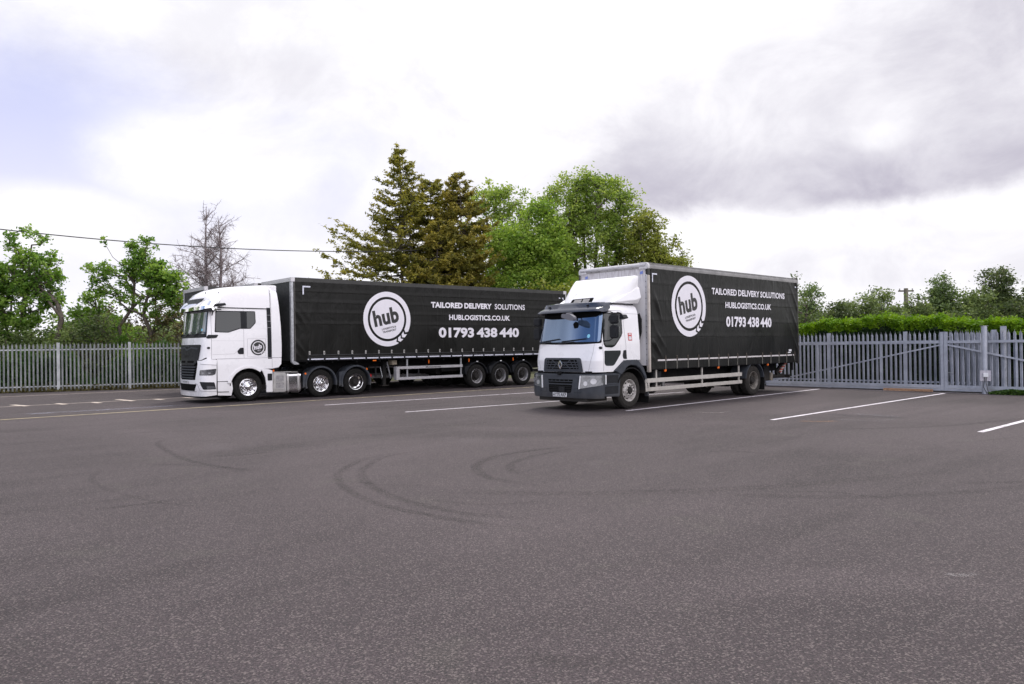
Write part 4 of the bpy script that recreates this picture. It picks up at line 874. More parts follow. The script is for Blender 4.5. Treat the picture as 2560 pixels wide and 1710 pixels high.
# roof fairing
Fz = [2.885, 2.95, 3.1, 3.25, 3.4, 3.52, 3.60, 3.645, 3.665]
A = Shell(1.275, Fz, [-1.42, -1.38, -1.26, -1.10, -.90, -.71, -.56, -.45, -.36], [1.10, 1.10, 1.10, 1.11, 1.12, 1.13, 1.13, 1.12, 1.11], [.66, .64, .58, .52, .42, .32, .22, .14, .05], [.12, .12, .11, .10, .08, .06, .04, .02, .0])
fr = A.mesh([2.885, 2.91, 2.95, 3.02, 3.1, 3.18, 3.25, 3.32, 3.4, 3.46, 3.52, 3.56, 3.60, 3.625, 3.645, 3.66, 3.665], -.27).build('roof_fairing', white_plastic, rg, angle=50)
for k in (0, 1):
    d = MB(); q = lambda y: y if not k else 2.55 - y
    vs = [(-1.30, q(.26), 2.89), (-.30, q(.145), 2.885), (-.27, q(.05), 3.06), (-.27, q(.11), 3.34), (-.30, q(.17), 3.36), (-1.30, q(.31), 2.92), (-.27, q(.4), 2.885), (-1.2, q(.5), 2.885), (-.27, q(.4), 3.36), (-.42, q(.09), 2.99)]
    d.add(vs, [(0, 1, 9), (1, 2, 9), (0, 9, 3), (9, 2, 3), (0, 3, 4, 5), (0, 7, 6, 1), (1, 6, 8, 4, 3, 2), (5, 4, 8, 7), (0, 5, 7), (7, 8, 6)]); d.build('fairing_side', white_plastic, fr, bev=.008, angle=30)
d = MB(); A.panel(d, round_poly([(-.40, 3.045), (.38, 3.06), (.38, 2.90), (-.44, 2.90)], .03), 'front', .004, .01); op = d.build('fairing_opening', gap_mat, fr)
d = MB(); A.panel(d, [(-.30, 3.02), (-.02, 3.03), (-.02, 2.93), (-.30, 2.93)], 'front', .008, .004); A.panel(d, [(.03, 3.03), (.26, 3.035), (.26, 2.93), (.03, 2.93)], 'front', .008, .004); d.build('opening_plate', rail_grey, op)
d = MB(); A.strip(d, [(-.56, 2.92), (-.44, 3.20), (.34, 3.22), (.46, 3.14), (.54, 2.92)], .012, 'front', .004, .008); d.build('fairing_ridge', white_plastic, fr)
d = MB(); A.strip(d, [(.36, 3.08), (.24, 3.5)], .004, 'front', .003, .003); A.strip(d, [(-.42, 3.08), (-.38, 3.2)], .004, 'front', .003, .003); d.build('fairing_seam', seam_mat, fr)
d = MB(); d.box(-1.45, -1.30, .32, .62, 2.845, 2.90); d.box(-1.4, -.4, .5, 2.05, 2.84, 2.9); d.build('fairing_mount', dark_plastic, rg, bev=.01)
d = MB(); d.tube([(-.24, .20, 1.9), (-.20, .16, 2.1), (-.20, .16, 2.45), (-.24, .2, 2.6)], .055, n=10); d.build('intake_hose', rubber, rg)
d = MB(); d.box(-.2, -.08, .45, 1.0, 1.2, 3.0); d.build('rear_intake', dark_plastic, rg, bev=.03)

# body
L, H, W = 9.03, 4.055, 2.55
d = MB(); d.box(.05, L - .03, .05, W - .05, 1.07, H - .06); d.build('box_core', black_metal, rg)
dw = bpy.data.materials.new('weathered_white_panel'); dw.use_nodes = True; t = NT(dw.node_tree); bs = t.n['Principled BSDF']
oc = t.new('ShaderNodeTexCoord').outputs['Object']; x, y, z = t.sep(oc)
st_ = t.noise(t.vmath('MULTIPLY', oc, (1, 9, 1.2)), 2.2, 6, .6); gr = t.math('MULTIPLY', t.ramp(t.math('ADD', z, t.math('MULTIPLY', t.math('SUBTRACT', t.noise(oc, 2.5, 4), .5), .5)), 3.35, 3.85), t.ramp(st_, .35, .65, .3, 1.))
t.put(bs.inputs['Base Color'], t.mix(gr, (.74, .73, .75), (.42, .385, .40))); bs.inputs['Roughness'].default_value = .45
d = MB(); d.box(.0, .05, .10, W - .10, 1.16, H - .10); fp = d.build('front_panel', dw, rg)
for y0, y1 in ((.03, .105), (W - .105, W - .03)): d = MB(); d.box(-.012, .05, y0, y1, 1.16, H - .16); d.build('front_angle', alloy, fp, bev=.006)
d = MB()
for i in range(17):
    z = 1.3 + i * .158
    for y in (.075, W - .075): d.tube([(-.020, y, z), (-.010, y, z)], .011, n=6)
d.build('rivet', gap_mat, fp)
d = MB()
for yc_, in ((.22,), (W - .30,)): d.add([(-.004 if False else -.006, yc_ + .055, 3.80), (-.006, yc_ - .05, 3.82), (-.006, yc_ - .05, 3.74), (-.006, yc_ + .055, 3.72)], [(0, 1, 2, 3)])
d.build('panel_sticker', blue_print, fp, smooth=False)
def rail_prof(side):
    p = [(.0, 3.87)] + [(.10 - .105 * math.cos(R(a)), 3.94 + .115 * math.sin(R(a))) for a in range(0, 91, 15)] + [(.3, H), (.3, 3.87)]
    return p if side == 0 else [(W - y, z) for y, z in p]
for k in (0, 1):
    pr = rail_prof(k); d = MB(); d.prism_x(pr, .09, L - .05); r_ = d.build('cant_rail', rail_grey, rg, angle=50)
    d = MB(); 
    for o, z in ((.012, 4.0), (.035, 4.035)): d.box(.09, L - .05, (o - .006) if not k else W - o - .004, (o + .004) if not k else W - o + .006, z - .004, z + .004)
    d.build('rail_groove', gap_mat, r_)
    d = MB(); d.prism_x(pr, -.025, .09); d.build('corner_cap', alloy, rg, bev=.01, angle=50)
    d = MB(); y0, y1 = (-.006, .09) if not k else (W - .09, W + .006); d.box(-.012, .095, y0, y1, 3.70, 3.868); d.build('corner_bracket', rail_dark, rg, bev=.006)
    d = MB(); d.box(-.010, .085, y0, y1, .97, 3.695); d.build('front_post', mat('ivory_post', (.50, .46, .42), .5, var=.12, vscale=4, dirt=((.22, .18, .15), .9, 1.7, .5)), rg, bev=.012)
    d = MB(); d.box(L - .05, L + .02, y0 + .006, y1 - .006, .98, H - .02); d.build('rear_post', mat('rear_post_dark', (.06, .052, .045), .5, var=.3), rg, bev=.008)
d = MB(); d.tube([(.02, .08, H - .075), (.02, W - .08, H - .075)], .065, n=14); hd = d.build('front_header', alloy, rg)
d = MB(); d.box(-.014, .03, .1, W - .1, H - .17, H - .11); d.build('header_flange', rail_grey, hd)
d = MB()
for i in range(8): d.tube([(-.022, .2 + i * .31, H - .14), (-.014, .2 + i * .31, H - .14)], .011, n=6)
d.build('header_rivet', gap_mat, hd)
cn = curtain_mesh(.10, L - .05, 1.055, 3.88, -.010, 240, 60, .10, 11, .62).build('curtain', curtain_r, rg, angle=80)
d = curtain_mesh(.10, L - .05, 1.055, 3.88, -.010, 40, 8, .02, 12); d.v = [(x, W - y, z) for x, y, z in d.v]; d.build('curtain', curtain_r, rg)
d = MB(); ell_mark(d, .15, 3.75, 1, -.022, .24, .25, .04); d.box(8.76, 8.98, -.024, -.020, 3.70, 3.75); d.build('corner_marking', tape, cn, smooth=False)
d = MB(); text_side(d, 'TAILORED DELIVERY SOLUTIONS', 3.23, 7.96, 3.265, 3.47, -.026, bold=.032, spacing=1.04); d.build('lettering', white_print, cn, smooth=False)
d = MB(); text_side(d, 'HUBLOGISTICS.CO.UK', 4.02, 6.98, 2.86, 3.055, -.026, bold=.032, spacing=1.04); d.build('lettering', white_print, cn, smooth=False)
d = MB(); text_side(d, '01793 438 440', 4.05, 6.99, 2.26, 2.60, -.026, bold=.038, spacing=1.02); d.build('phone_number', white_print, cn, smooth=False)
hub_logo(cn, 1.985, 2.865, .905, -.022, white_print, black_print)
d = MB(); d.box(.38, 8.62, -.020, -.012, 1.272, 1.318); d.build('reflective_strip', mat('white_strip', (.55, .52, .52), .45, var=.1, vscale=8), rg)
d = MB(); d.box(.10, L - .05, -.004, .03, 1.03, 1.14); d.build('curtain_hem', black_metal, rg)
bx_ = [.75, 1.317, 1.884, 2.451, 3.018, 3.585, 4.152, 4.719, 5.286, 6.34, 6.92, 7.50, 8.07, 8.66]
for x in bx_:
    d = MB(); d.box(x - .022, x + .022, -.030, -.008, 1.30, 1.42); d.tube([(x, -.035, 1.40), (x + .02, -.035, 1.28)], .010, n=6); bk = d.build('buckle', mat('rusty_buckle', (.13, .11, .095), .5, metal=.5, var=.4, vscale=40), rg, bev=.004)
    d = MB(); d.box(x - .016, x + .016, -.026, -.006, 1.04, 1.31); d.build('strap', mat('strap_grey', (.12, .115, .10), .7, var=.3), bk)
d = MB(); d.box(8.22, 8.42, -.03, -.024, 1.43, 1.50); d.box(8.16, 8.36, -.03, -.024, 1.37, 1.41); d.build('rear_label', plate_mat, cn)
d = MB(); d.box(L - .01, L + .07, .06, W - .06, 1.02, 3.4); d.build('tail_lift_platform', rail_grey, rg, bev=.01)
# chassis and running gear
d = MB()
for y in (.82, 1.60): d.box(-1.5, L - .2, y, y + .12, .72, 1.02)
for k in range(16): d.box(.3 + k * .55, .36 + k * .55, .08, W - .08, 1.0, 1.07)
d.box(.3, 1.0, .35, .75, .55, .98); d.build('chassis', black_metal, rg)
d = MB(); d.box(.35, .80, .16, .5, .60, .98); d.build('battery_box', dark_plastic, rg, bev=.02)
for x, y in ((.08, .33), (.55, .35)):
    d = MB(); d.lathe_y([(.001, 0), (.14, .01), (.16, .04), (.16, .5), (.001, .52)], x, y - .1, .62 if x < .3 else .50, n=20); d.build('air_tank', black_metal, rg)
d = MB(); d.tube([(1.05, .3, .46), (1.05, .3, .70)], .06, n=12); d.tube([(1.0, .3, .66), (1.1, .3, .66)], .03, n=8); d.build('filter', rail_grey, rg)
d = MB(); d.prism_x(round_poly([(1.75, .40), (2.35, .40), (2.35, .95), (1.75, .95)], .08), 1.2, 2.2); d.build('fuel_tank', black_metal, rg)
d = MB(); d.tube([(1.2, 1.2, .6), (5.6, 1.2, .55)], .055, n=10); d.build('propshaft', black_metal, rg)
for y0, y1 in ((.03, .06), (W - .06, W - .03)):
    d = MB(); d.box(-.12, 5.08, y0, y1, .675, .795); d.box(-.12, 5.08, y0, y1, .435, .545)
    d.box(-.12, .04, y0, y1, .545, .675); d.box(-.15, -.115, y0, y0 + .18, .435, .795) if y0 < 1 else None
    gd = d.build('side_guard', ivory, rg, bev=.006)
    for x in (.42, 2.78, 4.95):
        e = MB(); yq = (.065, .10) if y0 < 1 else (W - .10, W - .065); e.box(x - .025, x + .025, *yq, .44, 1.06); e.build('guard_post', ivory, gd)
for x in (.78, 3.62, 6.77):
    d = MB(); d.box(x - .045, x + .045, .0, .04, .965, 1.035); o_ = d.build('side_marker', orange, rg, bev=.008); e = MB(); e.box(x - .02, x + .02, .01, .03, 1.035, 1.07); e.build('lamp_bracket', galv, o_)
XR = -.78 + 6.654
for y0, y1 in ((.0, .62), (W - .62, W)):
    d = MB(); d.arc_y(XR, .50, .575, .62, 172, 8, y0, y1, 24); d.build('mudguard', grey_plastic, rg, bev=.008)
    d = MB(); d.box(XR + .61, XR + .64, y0 + .01, y1 - .01, .16, .62); d.build('mud_flap', rubber, rg)
wheel(rg, 'rigid_front', -.78, .10, .5, spin=.15); wheel(rg, 'rigid_front', -.78, 2.45, .5, far=True)
wheel(rg, 'rigid_rear', XR, .05, .5, spin=.2); wheel(rg, 'rigid_rear', XR, .40, .5); wheel(rg, 'rigid_rear', XR, 2.50, .5, far=True); wheel(rg, 'rigid_rear', XR, 2.15, .5, far=True)
for x in (-.78, XR):
    d = MB(); d.tube([(x, .3, .5), (x, 2.25, .5)], .09, n=12); d.tube([(x, 1.0, .5), (x, 1.5, .5)], .24, n=16); d.build('axle', black_metal, rg)
# tail lift and rear underrun gear
d = MB(); d.box(7.0, 7.45, .30, .95, .42, 1.0); d.box(7.3, 7.55, 1.2, 1.8, .5, 1.0); d.build('tail_lift_pump', black_metal, rg, bev=.03)
d = MB(); d.box(7.42, 7.60, .26, .42, .42, .70); d.build('bracket_box', mat('dusty_bracket', (.16, .14, .115), .8, var=.3), rg, bev=.01)
d = MB(); d.tube([(7.6, .35, .56), (8.52, .35, .55)], .07, n=12); d.box(8.50, 8.56, .1, W - .1, .48, .60); d.build('underrun_bar', black_metal, rg)
striped = bpy.data.materials.new('striped_arm'); striped.use_nodes = True; t = NT(striped.node_tree); x, y, z = t.sep(t.new('ShaderNodeTexCoord').outputs['Object'])
t.put(t.n['Principled BSDF'].inputs['Base Color'], t.mix(t.math('GREATER_THAN', t.math('FRACT', t.math('MULTIPLY', z, 11.)), .5), (.36, .33, .31), (.28, .05, .035)))
for y in (.22, W - .3):
    d = MB(); d.bar((8.02, y, .70), (8.50, y, 1.05), .05, .10); d.build('lift_arm', striped, rg, bev=.004); d = MB(); d.bar((7.85, y + .07, .66), (8.4, y + .07, 1.04), .08, .14); d.build('lift_ram', black_metal, rg)
d = MB(); d.box(8.62, 8.72, .06, .12, .75, 1.05); d.build('rear_bracket', black_metal, rg)
# ------------------------------------------------------------------ ground
def sheet(name, pts, z, m, label=None):
    me = bpy.data.meshes.new(name); me.from_pydata([(x, y, z) for x, y in pts], [], [tuple(range(len(pts)))]); me.materials.append(m)
    o = bpy.data.objects.new(name, me); COL.objects.link(o); o['kind'] = 'structure'
    if label: o['label'] = label
    return o
ga = bpy.data.materials.new('asphalt'); ga.use_nodes = True; t = NT(ga.node_tree); bs = t.n['Principled BSDF']
oc = t.new('ShaderNodeTexCoord').outputs['Object']
st1 = t.noise(oc, 62., 4, .72); st2 = t.noise(t.vmath('ADD', oc, (5, 3, 0)), 145., 2, .6)
vo = t.new('ShaderNodeTexVoronoi'); t.put(vo.inputs['Vector'], oc); vo.inputs['Scale'].default_value = 95
lane = t.vmath('MULTIPLY', t.comb(t.math('ADD', t.math('MULTIPLY', t.sep(oc)[0], .74), t.math('MULTIPLY', t.sep(oc)[1], .67)), t.math('SUBTRACT', t.math('MULTIPLY', t.sep(oc)[1], .74), t.math('MULTIPLY', t.sep(oc)[0], .67)), 0.), (.16, 1.5, 1))
big = t.noise(oc, .16, 5, .55, .8); streak = t.noise(lane, .9, 6, .62); blot = t.noise(t.vmath('ADD', oc, (11, 4, 0)), .9, 6, .62, .6)
base = t.mix(t.ramp(big, .35, .68), (.032, .0245, .0265), (.072, .0565, .0605))
base = t.mix(t.ramp(streak, .38, .66), base, (.053, .0415, .0445)); base = t.mix(t.math('MULTIPLY', t.ramp(streak, .60, .74), .45), base, (.032, .025, .027))
base = t.mix(t.math('MULTIPLY', t.ramp(blot, .56, .72), .6), base, (.058, .050, .047))
base = t.mix(t.math('MULTIPLY', t.ramp(t.noise(t.vmath('ADD', oc, (31, 9, 0)), .45, 6, .65, .4), .60, .78), .35), base, (.12, .105, .112))
g1 = t.ramp(st1, .34, .66); chip = t.sep(vo.outputs['Color'])[0]
base = t.mix(g1, t.vmath('SCALE', base, .42), t.vmath('SCALE', base, 1.5))
base = t.mix(t.math('MULTIPLY', t.math('GREATER_THAN', chip, .86), .38), base, (.22, .185, .175))
base = t.mix(t.math('MULTIPLY', t.math('LESS_THAN', chip, .16), .7), base, (.025, .023, .024))
t.put(bs.inputs['Base Color'], base); t.put(bs.inputs['Roughness'], t.ramp(st2, .3, .7, .7, .92)); bs.inputs['Specular IOR Level'].default_value = .3
t.put(bs.inputs['Normal'], t.bump(t.math('ADD', t.math('MULTIPLY', st1, 1.), t.math('MULTIPLY', vo.outputs['Distance'], .8)), .55, .006))
grass_m = mat('rough_grass', (.045, .065, .018), .9, var=.5, vscale=1.2, vcol2=(.09, .085, .03), bump=.8, bscale=30, bdist=.03)
sheet('ground', [(-900, -300), (900, -300), (900, 1500), (-900, 1500)], -.02, grass_m)
P0 = Vector((12.23, 27.56)); DL = Vector((.687, -.727)); NL = Vector((.727, .687))
def onL(s, off=0.): p = P0 + DL * s + NL * off; return (p.x, p.y)
F0 = Vector((-22.1, 32.85)); DF = Vector((.9243, .3817)).normalized(); NF = Vector((-DF.y, DF.x))
def onF(s, off=0.): p = F0 + DF * s + NF * off; return (p.x, p.y)
sheet('yard_asphalt', [onF(-30, .05), (-50, -60), (60, -60), (60, onL(0)[1] - (60 - P0.x) * 1.058 ), onL(16, .2), onL(-4, .9), onL(-14, .9), (-1, 42), onF(8, .05)], 0., ga)
def line(name, p, q, wd, m, z=.004, label=None):
    p, q = Vector(p), Vector(q); n = (q - p).normalized(); n = Vector((-n.y, n.x)) * wd / 2
    N = 24; mb = MB(); vs = []; rnd = random.Random(int(abs(p.x * 97 + q.y * 31)))
    for i in range(N + 1):
        c = p.lerp(q, i / N); w_ = 1 + rnd.uniform(-.06, .06); vs += [(c.x - n.x * w_, c.y - n.y * w_, z), (c.x + n.x * w_, c.y + n.y * w_, z)]
    mb.add(vs, [(2 * i, 2 * i + 2, 2 * i + 3, 2 * i + 1) for i in range(N)])
    o = mb.build(name, m, smooth=False); o['kind'] = 'structure'
    if label: o['label'] = label
    return o
def worn(name, col, under, lo, hi):
    m = bpy.data.materials.new(name); m.use_nodes = True; t = NT(m.node_tree); oc = t.new('ShaderNodeTexCoord').outputs['Object']
    f = t.math('ADD', t.math('MULTIPLY', t.noise(oc, 40, 4, .7), .6), t.math('MULTIPLY', t.noise(oc, 3.5, 5, .6), .4))
    t.put(t.n['Principled BSDF'].inputs['Base Color'], t.mix(t.ramp(f, lo, hi), under, col)); t.n['Principled BSDF'].inputs['Roughness'].default_value = .7; return m
wl = worn('white_line_paint', (.64, .60, .64), (.16, .14, .145), .38, .50); yl = worn('faded_yellow_paint', (.52, .43, .24), (.15, .13, .11), .38, .56); cl = worn('cream_paint', (.55, .47, .40), (.15, .13, .12), .36, .52)
line('bay_line', (-5.83, 23.5), (.95, 28.45), .11, wl); line('bay_line', (-2.92, 20.6), (6.2, 27.4), .11, wl)
line('bay_line', (3.0, 20.05), (11.34, 28.05), .11, wl); line('bay_line', (5.87, 17.2), (14.18, 24.9), .11, wl); line('bay_line', (8.88, 14.42), (16.5, 21.2), .12, wl)
line('yellow_line', (-30., 5.9), (4.2, 34.9), .12, yl, label='faded yellow line in front of the long trailer')
line('yellow_line', (-28, 15.2), (-9.6, 30.3), .10, cl); line('yellow_line', (-33, 20.5), (-14.4, 34.7), .10, cl)
ticks = [(-16.35, 25.12, 1.15, -36), (-15.25, 25.58, .75, -40), (-14.3, 26.02, .75, -42), (-13.85, 27.08, 1.45, -42), (-12.73, 27.23, .7, -40), (-11.97, 27.94, .6, -36), (-17.6, 24.1, 1.1, -38)]
for x, y, l, a in ticks:
    dv = Vector((math.cos(R(a)), math.sin(R(a)))) * l / 2; line('bay_tick', (x - dv.x, y - dv.y), (x + dv.x, y + dv.y), .20, cl, z=.008)
line('threshold_strip', onL(-.5, 0), onL(4.4, 0), .05, worn('cement_edge', (.55, .53, .55), (.3, .28, .28), .3, .5))
line('threshold_strip', onL(4.5, .0), onL(9, .0), .06, worn('cement_edge_dark', (.30, .24, .20), (.15, .13, .12), .3, .6))

# rubber marks and stains: thin films on the asphalt
def film(name, pts, wd, col, alpha, z=.002, sc=14., taper=True):
    m = bpy.data.materials.new(name); m.use_nodes = True; t = NT(m.node_tree); bs = t.n['Principled BSDF']
    uv = t.new('ShaderNodeUVMap'); uv.uv_map = 'uv'; u, v, _ = t.sep(uv.outputs[0]); oc = t.new('ShaderNodeTexCoord').outputs['Object']
    edge = t.ramp(t.math('ABSOLUTE', t.math('SUBTRACT', v, .5)), .5, .18); end = t.math('MULTIPLY', t.ramp(u, 0., .18), t.ramp(u, 1., .75))
    n = t.ramp(t.noise(oc, sc, 5, .7), .3, .72); n2_ = t.ramp(t.noise(oc, 1.2, 3, .6), .3, .7, .5, 1.)
    t.put(bs.inputs['Alpha'], t.math('MULTIPLY', t.math('MULTIPLY', t.math('MULTIPLY', edge, end), t.math('MULTIPLY', n, n2_)), alpha)); bs.inputs['Base Color'].default_value = (*col, 1); bs.inputs['Roughness'].default_value = .8
    P = [Vector(p) for p in pts]; Q_ = []
    for i in range(len(P) - 1):                       # smooth the polyline
        a, b, c, d_ = P[max(i - 1, 0)], P[i], P[i + 1], P[min(i + 2, len(P) - 1)]
        for k in range(6):
            s = k / 6; Q_.append(.5 * ((2 * b) + (c - a) * s + (2 * a - 5 * b + 4 * c - d_) * s * s + (3 * b - a - 3 * c + d_) * s ** 3))
    Q_.append(P[-1]); N = len(Q_) - 1; vs = []; uvs = []
    for i, c in enumerate(Q_):
        d_ = (Q_[min(i + 1, N)] - Q_[max(i - 1, 0)]).normalized(); n_ = Vector((-d_.y, d_.x)) * wd / 2
        vs += [(c.x - n_.x, c.y - n_.y, z), (c.x + n_.x, c.y + n_.y, z)]; uvs += [(i / N, 0), (i / N, 1)]
    me = bpy.data.meshes.new(name); fs = [(2 * i, 2 * i + 2, 2 * i + 3, 2 * i + 1) for i in range(N)]; me.from_pydata(vs, [], fs); me.materials.append(m)
    l = me.uv_layers.new(name='uv')
    for p in me.polygons:
        for li in p.loop_indices: l.data[li].uv = uvs[me.loops[li].vertex_index]
    o = bpy.data.objects.new(name, me); COL.objects.link(o); o['kind'] = 'structure'; return o
DK = (.022, .019, .018)
film('tyre_mark', [(-1.6, 12.9), (-2.07, 12.27), (-2.19, 11.24), (-2.12, 10.56), (-1.85, 9.76), (-1.33, 8.85), (-.67, 8.15), (-.13, 7.85), (.7, 7.55)], .19, DK, .46)
film('tyre_mark', [(-2.0, 12.75), (-2.36, 12.0), (-2.48, 11.14), (-2.42, 10.4), (-2.1, 9.5), (-1.55, 8.6), (-.95, 8.02), (-.2, 7.5), (.6, 7.2)], .18, DK, .46)
film('tyre_mark', [(1.2, 13.3), (.35, 12.79), (-.29, 12.1), (-.54, 11.22), (-.43, 10.42), (-.1, 9.9), (.6, 9.3)], .22, DK, .46)
film('tyre_mark', [(1.0, 12.9), (.45, 12.3), (.05, 11.6), (-.05, 10.9), (.2, 10.3)], .2, DK, .40)
film('tyre_mark', [(-6.9, 15.25), (-6.8, 14.5), (-6.05, 13.28), (-5.25, 12.2), (-4.41, 11.47), (-3.3, 10.8)], .16, DK, .45)
film('tyre_mark', [(-6.2, 11.5), (-5.9, 10.6), (-5.2, 9.7), (-4.2, 8.9), (-3.0, 8.3)], .14, DK, .22)
film('tyre_mark', [(2.2, 8.9), (3.8, 8.6), (5.6, 8.9), (7.4, 9.6)], .3, DK, .28); film('tyre_mark', [(-1, 9.3), (1.2, 9.0), (3.6, 9.4), (6., 10.3)], .4, DK, .25)
film('tyre_mark', [(6.5, 15.2), (9.0, 15.6), (12, 17.2)], .3, DK, .4)
film('oil_stain', [(.0, 4.3), (.35, 4.25), (.7, 4.3)], .22, DK, .3, sc=5.)
film('oil_stain', [(1.35, 9.2), (1.7, 9.1), (2.1, 9.2)], .2, DK, .25, sc=5.)
rs_ = random.Random(4)
for i_ in range(16):
    x_, y_ = rs_.uniform(-9, 9), rs_.uniform(7.5, 17); a_ = rs_.uniform(-.5, .5) + (.7 if rs_.random() < .4 else 0); l_ = rs_.uniform(.8, 2.6); b_ = rs_.uniform(-.25, .25)
    film('tyre_mark', [(x_, y_), (x_ + l_ * math.cos(a_) * .5, y_ + l_ * math.sin(a_) * .5 + b_), (x_ + l_ * math.cos(a_), y_ + l_ * math.sin(a_))], rs_.uniform(.08, .22), DK if rs_.random() < 2 else DK, rs_.uniform(.2, .42), z=.0021 + i_ * .00002, sc=22.)
film('pale_spill', [(-14.0, 21.6), (-13.25, 22.2), (-11.8, 23.3), (-10.2, 24.7)], .55, (.30, .30, .36), .75, sc=5.)
film('dark_spill', [(7.6, 18.5), (8.0, 18.0), (8.5, 17.5), (9.0, 17.2)], .8, (.03, .03, .035), .55, sc=5.)
film('pale_spill', [(8.2, 18.45), (8.6, 18.0), (8.95, 17.5)], .10, (.30, .30, .33), .8, sc=9.); film('pale_spill', [(7.2, 17.2), (8.1, 16.8), (8.9, 17.35)], .10, (.30, .29, .30), .5, sc=9.)
film('rust_stain', [(6.35, 16.9), (6.75, 16.75), (7.2, 16.75)], .35, (.30, .17, .10), .6, sc=9.)
film('pale_spill', [(4.7, 19.3), (5.2, 19.2), (5.6, 19.4)], .25, (.30, .27, .26), .6, sc=9.); film('pale_spill', [(3.25, 5.75), (3.35, 5.7), (3.5, 5.75)], .1, (.28, .26, .26), .7, sc=20.)

# ------------------------------------------------------------------ palisade fences and the sliding gate
def pale_mesh(mb, x, y, dvec, nvec, z0, z1, wd=.075, dp=.022):
    """one W-section pale with a triple-pointed head"""
    q = [(-.5, 0), (-.28, -1), (-.12, -.2), (0, -1.), (.12, -.2), (.28, -1), (.5, 0)]
    top = [-.13, -.055, -.11, .02, -.11, -.055, -.13]
    n = len(q); vs = []
    for zz in (z0, z1):
        for k, (a, b) in enumerate(q):
            p = Vector((x, y)) + dvec * a * wd + nvec * b * dp; vs.append((p.x, p.y, zz if zz == z0 else zz + top[k]))
    fs = [(k, k + 1, n + k + 1, n + k) for k in range(n - 1)]
    k0 = len(vs)
    for zz in (z0, z1):
        for k, (a, b) in enumerate(q):
            p = Vector((x, y)) + dvec * a * wd + nvec * (b * dp + .004); vs.append((p.x, p.y, zz if zz == z0 else zz + top[k]))
    fs += [(k0 + k, k0 + n + k, k0 + n + k + 1, k0 + k + 1) for k in range(n - 1)]
    fs += [(n + k, n + k + 1, k0 + n + k + 1, k0 + n + k) for k in range(n - 1)] + [(0, n, k0 + n, k0), (n - 1, k0 + n - 1, k0 + 2 * n - 1, 2 * n - 1)]
    mb.add(vs, fs)
def palisade(name, label, org, dv, nv, s0, bays, bay, npale, h, rails, z0=.05, wd=.075, zinc=zinc):
    e = empty(name, (*(org + dv * s0), 0)); tag(e, label, 'fence'); rnd = random.Random(3); o0 = org + dv * s0
    def loc(s, off): p = dv * s + nv * off; return p
    for b in range(bays):
        mb = MB()
        for k in range(npale):
            s = b * bay + bay * (k + 1) / (npale + 1); p = loc(s, rnd.uniform(-.004, .004)); pale_mesh(mb, p.x, p.y, dv, nv, z0 + rnd.uniform(-.01, .01), h + rnd.uniform(-.015, .012), wd)
        mb.build('pale_panel', zinc, e, smooth=False)
        for z in rails:
            a, c = loc(b * bay + .05, .03), loc((b + 1) * bay - .05, .03); mb = MB(); mb.bar((a.x, a.y, z), (c.x, c.y, z), .05, .055); mb.build('rail', zinc, e, bev=.004, smooth=False)
    for b in range(bays + 1):
        p = loc(b * bay, .02); mb = MB(); a, c = p - dv * .055, p + dv * .055
        mb.bar((a.x, a.y, h / 2), (c.x, c.y, h / 2), .010, h); nn = nv * .05
        for q_ in (a, c): mb.bar((*(q_ - nn * .6), h / 2), (*(q_ + nn), h / 2), .012, h)
        mb.bar((*(p - dv * .055 - nn * .7), h / 2), (*(p + dv * .055 - nn * .7), h / 2), .012, h)
        mb.build('post', zinc, e, smooth=False)
    return e
bayF = 2.84; s136 = 2.1
palisade('palisade_fence', 'grey palisade fence on the left, running behind the nose of the white tractor unit', F0, DF, NF, s136 - 3 * bayF, 5, bayF, 17, 2.17, (1.86, .24), wd=.068, zinc=zinc_pale)
q1 = Vector(onF(s136 + 2 * bayF)); dF2 = Vector((math.cos(R(42)), math.sin(R(42)))); nF2 = Vector((-dF2.y, dF2.x))
palisade('palisade_fence', 'grey palisade fence hidden behind the parked trailers', q1, dF2, nF2, 0., 6, bayF, 17, 2.17, (1.86, .24))
palisade('palisade_fence', 'grey palisade fence standing behind the sliding gate on the right', P0 + NL * .80, DL, NL, -9.3, 5, 2.74, 16, 2.07, (1.72, .30), wd=.078)
# gate
gt = empty('sliding_gate', (*onL(-3.4, .36), 0)); tag(gt, 'galvanised sliding gate with long diagonal braces and deep bottom beam, in front of the fence', 'gate')
go = Vector(onL(-3.4, .36))
def gl(s, off=0.): p = P0 + DL * s + NL * (.36 + off) - go; return p
def gbar(mb, s0, z0, s1, z1, w_, h_, off=0.): a, c = gl(s0, off), gl(s1, off); mb.bar((a.x, a.y, z0), (c.x, c.y, z1), w_, h_); return mb
gbar(MB(), -3.4, .135, 9.4, .135, .10, .20).build('bottom_beam', zinc, gt, bev=.01, smooth=False)
gbar(MB(), -3.4, .135, 9.4, .135, .11, .02, -.003).build('beam_web', galv, gt, smooth=False)
gbar(MB(), -2.4, 1.665, 9.4, 1.70, .06, .085).build('top_rail', zinc, gt, bev=.006, smooth=False)
gbar(MB(), -3.28, .20, 3.0, 1.60, .045, .045, -.01).build('diagonal_brace', zinc, gt, smooth=False)
gbar(MB(), 3.12, 1.60, 9.4, .12, .045, .055, -.01).build('diagonal_brace', zinc, gt, smooth=False)
for s, w_, z1 in ((-3.38, .10, .28), (-1.3, .055, 1.63), (.99, .055, 1.63), (5.14, .06, 1.66), (7.3, .06, 1.66)):
    a, c = gl(s - w_ / 2), gl(s + w_ / 2); mb = MB(); mb.bar((a.x, a.y, (z1 + .2) / 2), (c.x, c.y, (z1 + .2) / 2), .06, z1 - .2); mb.build('upright', zinc, gt, smooth=False)
